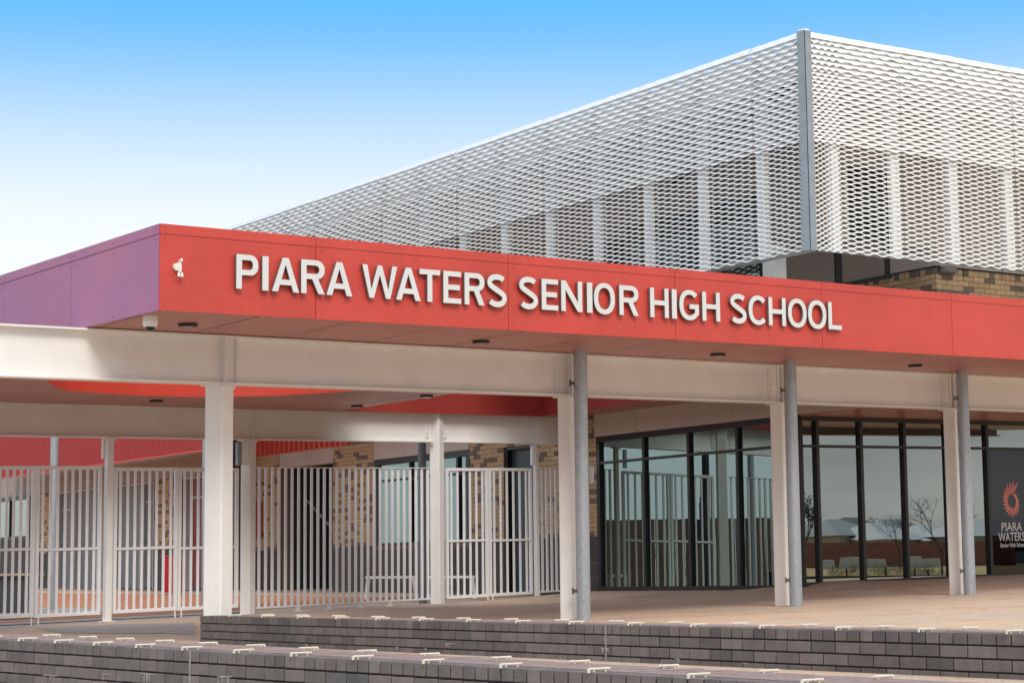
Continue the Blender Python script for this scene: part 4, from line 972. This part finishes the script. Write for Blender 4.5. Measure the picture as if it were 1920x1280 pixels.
# window in the corner bay behind the right face (wall set back)
CWL = Wall(MR.p(.3, 0, -1.3), MR.p(5, 0, -1.3), 0)
a, b = CWL.s(1592, 380), CWL.s(1668, 380)
RW_ = MB().wbox(CWL, CWL.s(1545, 380), CWL.s(1760, 380), 5.35, 7.7, -.2, 0).build('upper_wall', BROWNCL, bld)
f = MB().wbox(CWL, a, b, CWL.h(1630, 455), CWL.h(1630, 318), .001, .03).build('window', BLACK, bld); MB().wbox(CWL, a + .05, b - .05, CWL.h(1630, 450), CWL.h(1630, 322), .031, .036).build('pane', GL_D, f)
# joints of the wall cladding behind the right face
for px in (1752, 1800, 1872): s = M2.s(px, 400) if px > 1760 else .03; MB().wbox(M2, s - .006, s + .006, 4.95, 8, .0305, .034).build('joint', DGREY, bld)
# walkway slab underside and roof
LEDGE = mat('grey_soffit', (.34, .33, .32), .7)
MB().wbox(ML, -22, -.1, 4.90, 4.95, -.42, -.16).build('bottom_ledge', LEDGE, bld); MB().wbox(MR, .1, 12, 4.90, 4.95, -.30, -.16).build('bottom_ledge', LEDGE, bld)
MB().prism([tuple(ML.p(-.12, 0, -.35)[:2]), tuple(MR.p(.12, 0, -.35)[:2]), tuple(MR.p(12, 0, -.35)[:2]), tuple(M2.p(12, 0, -9)[:2]), tuple(M1.p(-26, 0, -9)[:2]), tuple(ML.p(-26, 0, -.35)[:2])], 7.62, 7.74).build('roof', ROOFM, bld)
q = M1.p(0, 0); cpx = plan(1452, 31.3, 500)
rprism(cpx, .27, 3.3, 5.3, ML.rz, .01).build('support_column', WHITE, bld)
# mesh screen
scr = link('mesh_screen', None, ML.p(0, hlo), 0, bld); LOC[scr.name] = ML.p(0, hlo)
def mesh_panel(name, width, nper):
    """expanded metal: rows of zigzag ribbons; wide tilted strands above, fine strands below"""
    per = width / nper; m = MB(); z = 0.0; rows = []
    H_ = hup - hlo
    zones = [(H_ * .50, .0375, .0165, .010), (H_ * .70, .051, .051, .030), (H_ * .84, .059, .064, .036), (H_, .078, .100, .055)]   # (top, row pitch, strand height, strand depth)
    i = 0; z = .012
    for top, pit, wd, dp in zones:
        while z < top - pit * .4:
            rows.append((z, pit, wd * (1 - .0 * i), dp, i)); z += pit; i += 1
    nseg = 6
    for (z, pit, wd, dp, i) in rows:
        A = max(pit / 2 - wd * .25, .012); pts = []
        fl = .20
        xs = [0, fl, .5 - fl, .5 + fl, 1 - fl, 1.0]; ph = .5 * (i % 2)
        nh = nper * 2
        # trapezoid wave: value +1 near 0 of each period, -1 near .5
        kn = []
        for k in range(-1, nper * 2 + 2):
            c = k * .5; v = 1 if (k + i) % 2 == 0 else -1; kn += [(c - fl / 2, v), (c + fl / 2, v)]
        kn = [(x * per, v) for x, v in kn]
        # clip to [0,width]
        def val(x):
            for (x0, v0), (x1, v1) in zip(kn[:-1], kn[1:]):
                if x0 <= x <= x1: return v0 + (v1 - v0) * (x - x0) / (x1 - x0) if x1 > x0 else v0
            return kn[-1][1]
        X = sorted({0.0, width} | {x for x, v in kn if 0 < x < width})
        P_ = [(x, z + A * val(x)) for x in X]
        for (x0, z0), (x1, z1) in zip(P_[:-1], P_[1:]):
            b = len(m.v); ww = wd / 2; z0 = min(z0, H_ - ww); z1 = min(z1, H_ - ww)
            # cross section: top edge set back, bottom edge out, small returned lip
            for x_, z_ in ((x0, z0), (x1, z1)):
                m.v += [Vector((x_, dp / 2, z_ + ww)), Vector((x_, -dp / 2, z_ - ww)), Vector((x_, -dp / 2 + .004, z_ - ww - .003)), Vector((x_, dp / 2 + .003, z_ + ww - .004))]
            for q in ((0, 1, 5, 4), (1, 2, 6, 5), (2, 3, 7, 6), (3, 0, 4, 7)): m.f.append(tuple(b + k for k in q)); m.m.append(0)
    me = bpy.data.meshes.new(name); me.from_pydata(m.v, [], m.f); me.materials.append(MESHM); me.update(); return me
for w, a, b in ((ML, -20.7, -.1), (MR, .1, 9.0)): MB().wbox(w, a, b, hup - .60, hup - .03, -.40, -.34).build('parapet', WHITE, bld)
PL = mesh_panel('mesh_panel', 1.395, 4); PRm = mesh_panel('mesh_panel', 1.205, 4)
rp = random.Random(9)
def put_panel(me, w, s0, o, sx=1.0):
    p = link('mesh_panel', me, w.p(s0, hlo, o), w.rz + rp.uniform(-.004, .004), scr); p.scale = (sx, 1, 1)
edges_l = [-.10, -1.13] + [-1.13 - 1.395 * k for k in range(1, 16)]
put_panel(PL, ML, -1.13 + .003, 0, (1.13 - .04) / 1.395)
for k in range(1, 15): put_panel(PL, ML, -1.13 - 1.395 * k + .003, 0.012 * (k % 2))
edges_r = [.10, .59]; put_panel(PRm, MR, .03, 0, .56 / 1.205)
for k in range(0, 7): put_panel(PRm, MR, .59 + 1.205 * k + .002, .012 * (k % 2)); 
# uprights behind the joints, brackets and the galvanised corner post
def upright(w, s):
    MB().wbox(w, s - .008, s + .15, hlo + .02, hup - .12, -.16, -.06).build('upright', WHITE, scr)
for k in range(0, 15): upright(ML, -1.13 - 1.395 * k)
for k in range(0, 8): upright(MR, .59 + 1.205 * k - .15)
m = MB()
for k in range(0, 15):
    for h in (.5, 1.25, 1.98, 2.75): m.wbox(ML, -1.13 - 1.395 * k - .10, -1.13 - 1.395 * k + .02, hlo + h, hlo + h + .03, -.28, -.06)
m.build('outrigger', CORNER, scr)
tr = MB(); tr.wbox(MR, .1, 9.0, hup - .04, hup - .01, -.05, -.02); tr.build('top_trim', MESHM, scr)
# corner post: two galvanised angles meeting in a recessed joint
ca, cb = ML.p(-.052, 0, .03), MR.p(.035, 0, .03)
mid = Vector(((ca.x + cb.x) / 2, (ca.y + cb.y) / 2 - .055)); mid2 = Vector((mid.x, mid.y + .03))
m = MB(); m.prism([(ca.x, ca.y), (mid.x - .006, mid.y), (mid2.x, mid2.y), (mid2.x, mid2.y + .12), (ca.x + .01, ca.y + .09)], hlo - .02, hup + .0); m.build('corner_post', CORNER, scr)
m = MB(); m.prism([(mid2.x + .001, mid2.y), (mid.x + .008, mid.y), (cb.x, cb.y), (cb.x - .01, cb.y + .09), (mid2.x + .001, mid2.y + .12)], hlo - .02, hup + .0); m.build('corner_post', CORNER, scr)
m = MB(); m.prism([(ca.x + .02, ca.y + .02), (mid.x, mid.y + .01), (cb.x - .02, cb.y + .02), (mid.x, mid.y + .14)], hup, hup + .03); m.build('post_cap', WHITE, scr)

# ================================================================ SMALL FITTINGS ON THE CANOPY
def downlight(px, py, label):
    x, y = sofp(px, py); z = zsof(x, y); m = MB(); m.lathe([(0, -.03), (.075, -.03), (.085, -.034), (.105, -.03), (.105, .0)], (x, y, z), 20)
    o = m.build('downlight', BLACK, smooth=True); tag(o, label, 'downlight', 'black downlights under the canopy')
    m = MB(); m.lathe([(0, -.0345), (.07, -.0345), (.072, -.031)], (x, y, z), 16); m.build('lens', BLKGL, o)
for px, py, lb_ in ((352, 607, 'black downlight near the left corner of the canopy underside'), (902, 639, 'black downlight under the red fascia below the letters RS'), (1346, 663, 'black downlight between the middle pipe and the pipe right of it'), (1716, 684, 'rightmost black downlight under the fascia'),
                    (293, 750, 'black downlight behind the front beam, left of the left column'), (669, 760, 'black downlight beside the pointed start of the shaded dark red opening'), (800, 741, 'black downlight just under the front beam flange above the fence')): downlight(px, py, lb_)
x, y = sofp(282, 592); z = zsof(x, y)
cmx = thing('dome_camera', (x, y, z - .25), 'white dome security camera under the left corner of the canopy', 'security camera')
MB().lathe([(0, 0), (.075, 0), (.078, -.02), (.078, -.045)], (x, y, z), 20).build('mount', CREAMBOX, cmx, smooth=True)
MB().lathe([(.078, -.047), (.078, -.095), (.066, -.115), (.05, -.118)], (x, y, z), 20).build('housing', CREAMBOX, cmx, smooth=True)
MB().lathe([(.05, -.113), (.048, -.135), (.03, -.155), (0, -.162)], (x, y, z), 16).build('lens_dome', BLKGL, cmx, smooth=True)
s, h = FA.hit(337, 500, .05)
sec = thing('sensor_light', FA.p(s, h - .1, .0), 'small white security sensor light on the left end of the red fascia', 'sensor light')
n3 = Vector((FA.n.x, FA.n.y, 0)); d3 = Vector((FA.d.x, FA.d.y, 0)); c0 = FA.p(s - .015, h, 0)
m = MB(); m.tube(c0, c0 + n3 * .04, .040, 18); m.build('mount', CREAMBOX, sec, smooth=True)
m = MB(); c1 = c0 + n3 * .05 + d3 * .018; m.tube(c1, c1 + Vector((0, 0, .06)), .016, 10); m.tube(c1 + Vector((0, 0, .06)), c1 + n3 * .035 + Vector((0, 0, .068)), .014, 10); m.tube(c1, c1 - Vector((0, 0, .055)), .022, 12, .016); m.build('arm', CREAMBOX, sec, smooth=True)
for ds in (0, .036):
    c2 = c0 + n3 * .06 + d3 * ds - Vector((0, 0, .06)); m = MB(); m.tube(c2, c2 - Vector((0, 0, .042)), .011, 10, .016); m.build('lamp_head', CREAMBOX, sec, smooth=True)

# ================================================================ THINGS OPPOSITE, SEEN REFLECTED IN THE GLASS
def mirror(w, P):
    q = Vector((P.x, P.y)); d = (q - w.A).dot(w.n); r = q - w.n * (2 * d); return Vector((r.x, r.y, P.z))
def refl(w, px, py, Y):      # real position of something that appears mirrored at that pixel, Y metres away along the view
    r = ray(px, py); return mirror(w, r * (Y / r.y))
def fz(x): return -.25 + .0145 * (x - 18)
FIELD = mat('tan_field', (.50, .34, .15), .95, var=.2, vscale=.2, col2=(.34, .25, .10), bump=.3, bscale=4)
sheet('field', rng(18, 300, 12), rng(-120, 220, 17), lambda x, y: fz(x), FIELD)
GZ0 = -.25
def refwall(px0, px1, Y, ): a, b = refl(GR, px0, 1075, Y), refl(GR, px1, 1075, Y); return a, b
# long boundary wall
a, b = refwall(1562, 1716, 118); w = Wall(b, a, 0)
TREDB = mat('red_brick_far', (.23, .085, .055), .9, var=.2, vscale=4)
bw = MB(); L_ = (Vector(a[:2]) - Vector(b[:2])).length; bw.wbox(w, -6, L_ + 4, GZ0, 2.25, -.2, 0); tag(bw.build('boundary_wall', TREDB), 'long low red-brown wall across the field, seen reflected in the dark glazing', 'wall')
ROOFS = [mat('far_roof_%s' % n, c, .6) for n, c in (('grey', (.25, .26, .27)), ('pale', (.46, .47, .47)), ('dark', (.10, .10, .11)))]
WALLF = [mat('far_wall_%s' % n, c, .8) for n, c in (('cream', (.42, .38, .32)), ('grey', (.30, .30, .31)))]
hl = ['grey-roofed house reflected left in the dark glazing', 'small dark-roofed house reflected at the first wide bay', 'pale-roofed house reflected left in the second wide bay', 'dark-roofed house reflected right in the second wide bay', 'low pale-roofed house reflected beside the bare tree', 'house with pale roof reflected right of the last column']
for i, (px, Y, wd, ht) in enumerate(((1566, 142, 5, .75), (1598, 162, 5, 1.2), (1642, 140, 4.4, .45), (1678, 160, 5, 1.0), (1738, 142, 6, .3), (1838, 138, 6, .6))):
    c = refl(GR, px, 1060, Y); GZ0 = fz(c.x); t = thing('house', (c.x, c.y, GZ0), hl[i], 'house', 'houses across the field')
    rz = GR.rz + 1.57 + (i % 2) * .3; MB().box((c.x, c.y, GZ0 + ht / 2 + .6), 6, wd, ht + 1.2, rz).build('wall', WALLF[i % 2], t)
    m = MB(); ca_, sa_ = math.cos(rz), math.sin(rz); z0 = GZ0 + ht + 1.2
    T = lambda x, y, z: Vector((c.x + x * ca_ - y * sa_, c.y + x * sa_ + y * ca_, z))
    A_ = [T(-3.5, -wd / 2 - .5, z0), T(3.5, -wd / 2 - .5, z0), T(3.5, wd / 2 + .5, z0), T(-3.5, wd / 2 + .5, z0)]; B1, B2 = T(0, -wd * .12, z0 + 1.25), T(0, wd * .12, z0 + 1.25)
    m.face([A_[0], A_[1], B1]); m.face([A_[1], A_[2], B2, B1]); m.face([A_[2], A_[3], B2]); m.face([A_[3], A_[0], B1, B2]); m.face(A_[::-1]); m.build('roof', ROOFS[(0, 2, 1, 0, 1, 1)[i]], t)
    for y_ in (-wd / 4, wd / 5):
        for sx in (-3.02, 3.02): MB().box(T(sx, y_, GZ0 + ht + .5), .08, wd * .22, .7, rz).build('window', BLACK, t)
for i, (px, wh) in enumerate(((1552, 'leftmost in the first wide bay of the dark glazing'), (1597, 'right in the first wide bay of the dark glazing'), (1640, 'left in the second wide bay of the dark glazing'), (1716, 'left in the third wide bay of the dark glazing'), (1746, 'beside the bare tree in the third wide bay'))):
    c = refl(GR, px, 1070, 110 + (i % 3)); g = fz(c.x); hb3 = .5 + .12 * (i % 2); k = .5 + .12 * (i % 3)
    o = MB().hexa([(c.x - .3, c.y - k, g), (c.x + .3, c.y - k, g), (c.x + .3, c.y + k, g), (c.x - .3, c.y + k, g), (c.x - .25, c.y - k * .8, g + hb3), (c.x + .25, c.y - k * .85, g + hb3 * .9), (c.x + .25, c.y + k * .8, g + hb3), (c.x - .25, c.y + k * .9, g + hb3 * .95)]).build('limestone_block', WALLF[0])
    tag(o, 'pale stone block reflected ' + wh, 'block', 'pale blocks along the far wall')
# bare tree
TRUNK = mat('bare_bark', (.06, .05, .042), .9, var=.2)
def bare_tree(base, Ht, seed, label, lean=0.0, spread=.5, leaves=None):
    rr = random.Random(seed); m = MB(); lf = MB(); t = thing('bare_tree' if leaves is None else 'gum_tree', base, label, 'tree')
    def grow(p, d, l, r, lv):
        q = p + d * l; m.tube(p, q, r, 5, r * .68)
        if leaves and lv <= 1:
            for _ in range(leaves):
                c = q + Vector((rr.gauss(0, .3), rr.gauss(0, .3), rr.gauss(0, .25))) * l; s_ = rr.uniform(.06, .14) * Ht * .12; a_ = Vector((rr.gauss(0, 1), rr.gauss(0, 1), rr.gauss(0, 1))).normalized() * s_; b_ = a_.orthogonal().normalized() * s_ * .5
                lf.face([c - a_, c + b_, c + a_, c - b_])
        if lv == 0: return
        for k in range(rr.choice((2, 3, 3)) if lv > 1 else 3):
            nd = (d + Vector((rr.gauss(0, spread), rr.gauss(0, spread), rr.gauss(.12, spread * .5)))).normalized(); grow(q.lerp(p, rr.uniform(0, .35)), nd, l * rr.uniform(.62, .86), r * .60, lv - 1)
    grow(Vector(base), Vector((lean, 0, 1)).normalized(), Ht * .27, Ht * .014, 6 if leaves is None else 4)
    m.build('trunk', TRUNK, t)
    if leaves: lf.build('crown', mat('gum_leaves', (.05, .062, .035), .8, var=.3, vscale=2), t)
c = refl(GR, 1770, 1075, 74); GZ0 = fz(c.x); bare_tree((c.x, c.y, GZ0), 3.6, 4, 'bare leafless tree across the forecourt, reflected beside the last column')
c = refl(GR, 1690, 1070, 112); GZ0 = fz(c.x); bare_tree((c.x, c.y, GZ0), 3.6, 8, 'smaller bare tree reflected in the middle bay of the glazing')
c = refl(GR, 1512, 1070, 80); GZ0 = fz(c.x); bare_tree((c.x, c.y, GZ0), 4.6, 21, 'leafy tree reflected in the narrow bay at the building corner', leaves=10)
c = refl(GR, 1620, 1040, 175); GZ0 = fz(c.x); bare_tree((c.x, c.y, GZ0), 5.6, 22, 'dark tree behind the far houses reflected in the glazing', leaves=10)
# low planting strip and retaining edge
SH = mat('shrub_leaves', (.09, .12, .035), .8, var=.4, vscale=6)
def shrub(c, r, h, seed, label):
    rr = random.Random(seed); m = MB()
    for _ in range(420):
        a = rr.uniform(0, 6.28); q = Vector((c.x + math.cos(a) * r * rr.random() ** .5, c.y + math.sin(a) * r * rr.random() ** .5, GZ0)); hh = h * rr.uniform(.3, 1); s = .02 * h * 2
        m.face([q + Vector((-s, 0, hh * .5)), q + Vector((s, 0, hh * .5)), q + Vector((rr.gauss(0, .15), rr.gauss(0, .15), hh))])
    m2 = MB().tube((c.x, c.y, GZ0), (c.x, c.y, GZ0 + h * .6), .03, 5); t = thing('shrub', (c.x, c.y, GZ0), label, 'shrub', 'shrubs reflected in the glazing'); m.build('foliage', SH, t); m2.build('stem', TRUNK, t)
for i, (px, Y, h, lb_) in enumerate(((1592, 62, 1.5, 'small shrub reflected in the first wide bay of the glazing'), (1665, 62, 1.6, 'yellow-green shrub reflected in the second wide bay'), (1720, 60, 1.5, 'reedy shrub reflected at the foot of the bare tree'), (1745, 58, 1.4, 'dark tussock reflected left of the last column'))):
    c = refl(GR, px, 1080, Y); GZ0 = fz(c.x); shrub(c, .6, h * .45, 30 + i, lb_)
a, b = refwall(1540, 1868, 55); w = Wall(b, a, 0); L_ = (Vector(a[:2]) - Vector(b[:2])).length
tag(MB().wbox(w, -3, L_ + 3, -.3, .14, -.3, 0).build('retaining_edge', DGREY), 'dark low retaining edge across the forecourt, reflected low in the glazing', 'retaining wall')
# flagpole with hanging flag, reflected in the teal glazing
p = refl(GW, 1318, 1050, 60); gfl = -1.0; t = thing('flagpole', (p.x, p.y, gfl), 'flagpole with limp blue flag, seen only as a reflection in the teal glazing', 'flagpole')
MB().tube((p.x, p.y, gfl), (p.x, p.y, 4.2), .04, 10, .03).build('pole', WHITE, t, smooth=True)
fd = mat('flag_blue', (.012, .018, .09), .7); fr_ = mat('flag_red', (.45, .02, .03), .7); fw = mat('flag_white', (.7, .7, .7), .7)
m = MB(); rr = random.Random(2)
for i in range(7):
    x0 = p.x + .05 + i * .035; m.mi = (0, 2, 1, 2, 0, 1, 0)[i]; zt = 3.0 - i * .09; zb_ = 1.35 - i * .05 + rr.uniform(-.1, .1)
    m.face([(x0, p.y + (i % 2) * .07, zb_), (x0 + .035, p.y + ((i + 1) % 2) * .07, zb_ - .03), (x0 + .035, p.y + ((i + 1) % 2) * .07, zt - .09), (x0, p.y + (i % 2) * .07, zt)])
m.build('flag', [fd, fr_, fw], t)
GZ0 = -1.32; a, b = refl(GW, 1100, 1060, 60), refl(GW, 1500, 1060, 60); w = Wall(b, a, 0); L_ = (Vector(a[:2]) - Vector(b[:2])).length
t = thing('timber_fence', w.p(L_ / 2, GZ0), 'brown paling fence beyond the yard, reflected low in the teal glazing', 'fence')
m = MB(); x = -1
while x < L_ + 1: m.wbox(w, x, x + .28, GZ0, 1.9 + random.uniform(-.02, .02), -.03, 0); x += .3
tag(m.build('paling', mat('weathered_paling', (.11, .07, .05), .9, var=.2, vscale=3), t), kind='stuff')
c = refl(GW, 1245, 1050, 62); bare_tree((c.x, c.y, GZ0), 4.4, 14, 'bare tree reflected between the first bays of the teal glazing')
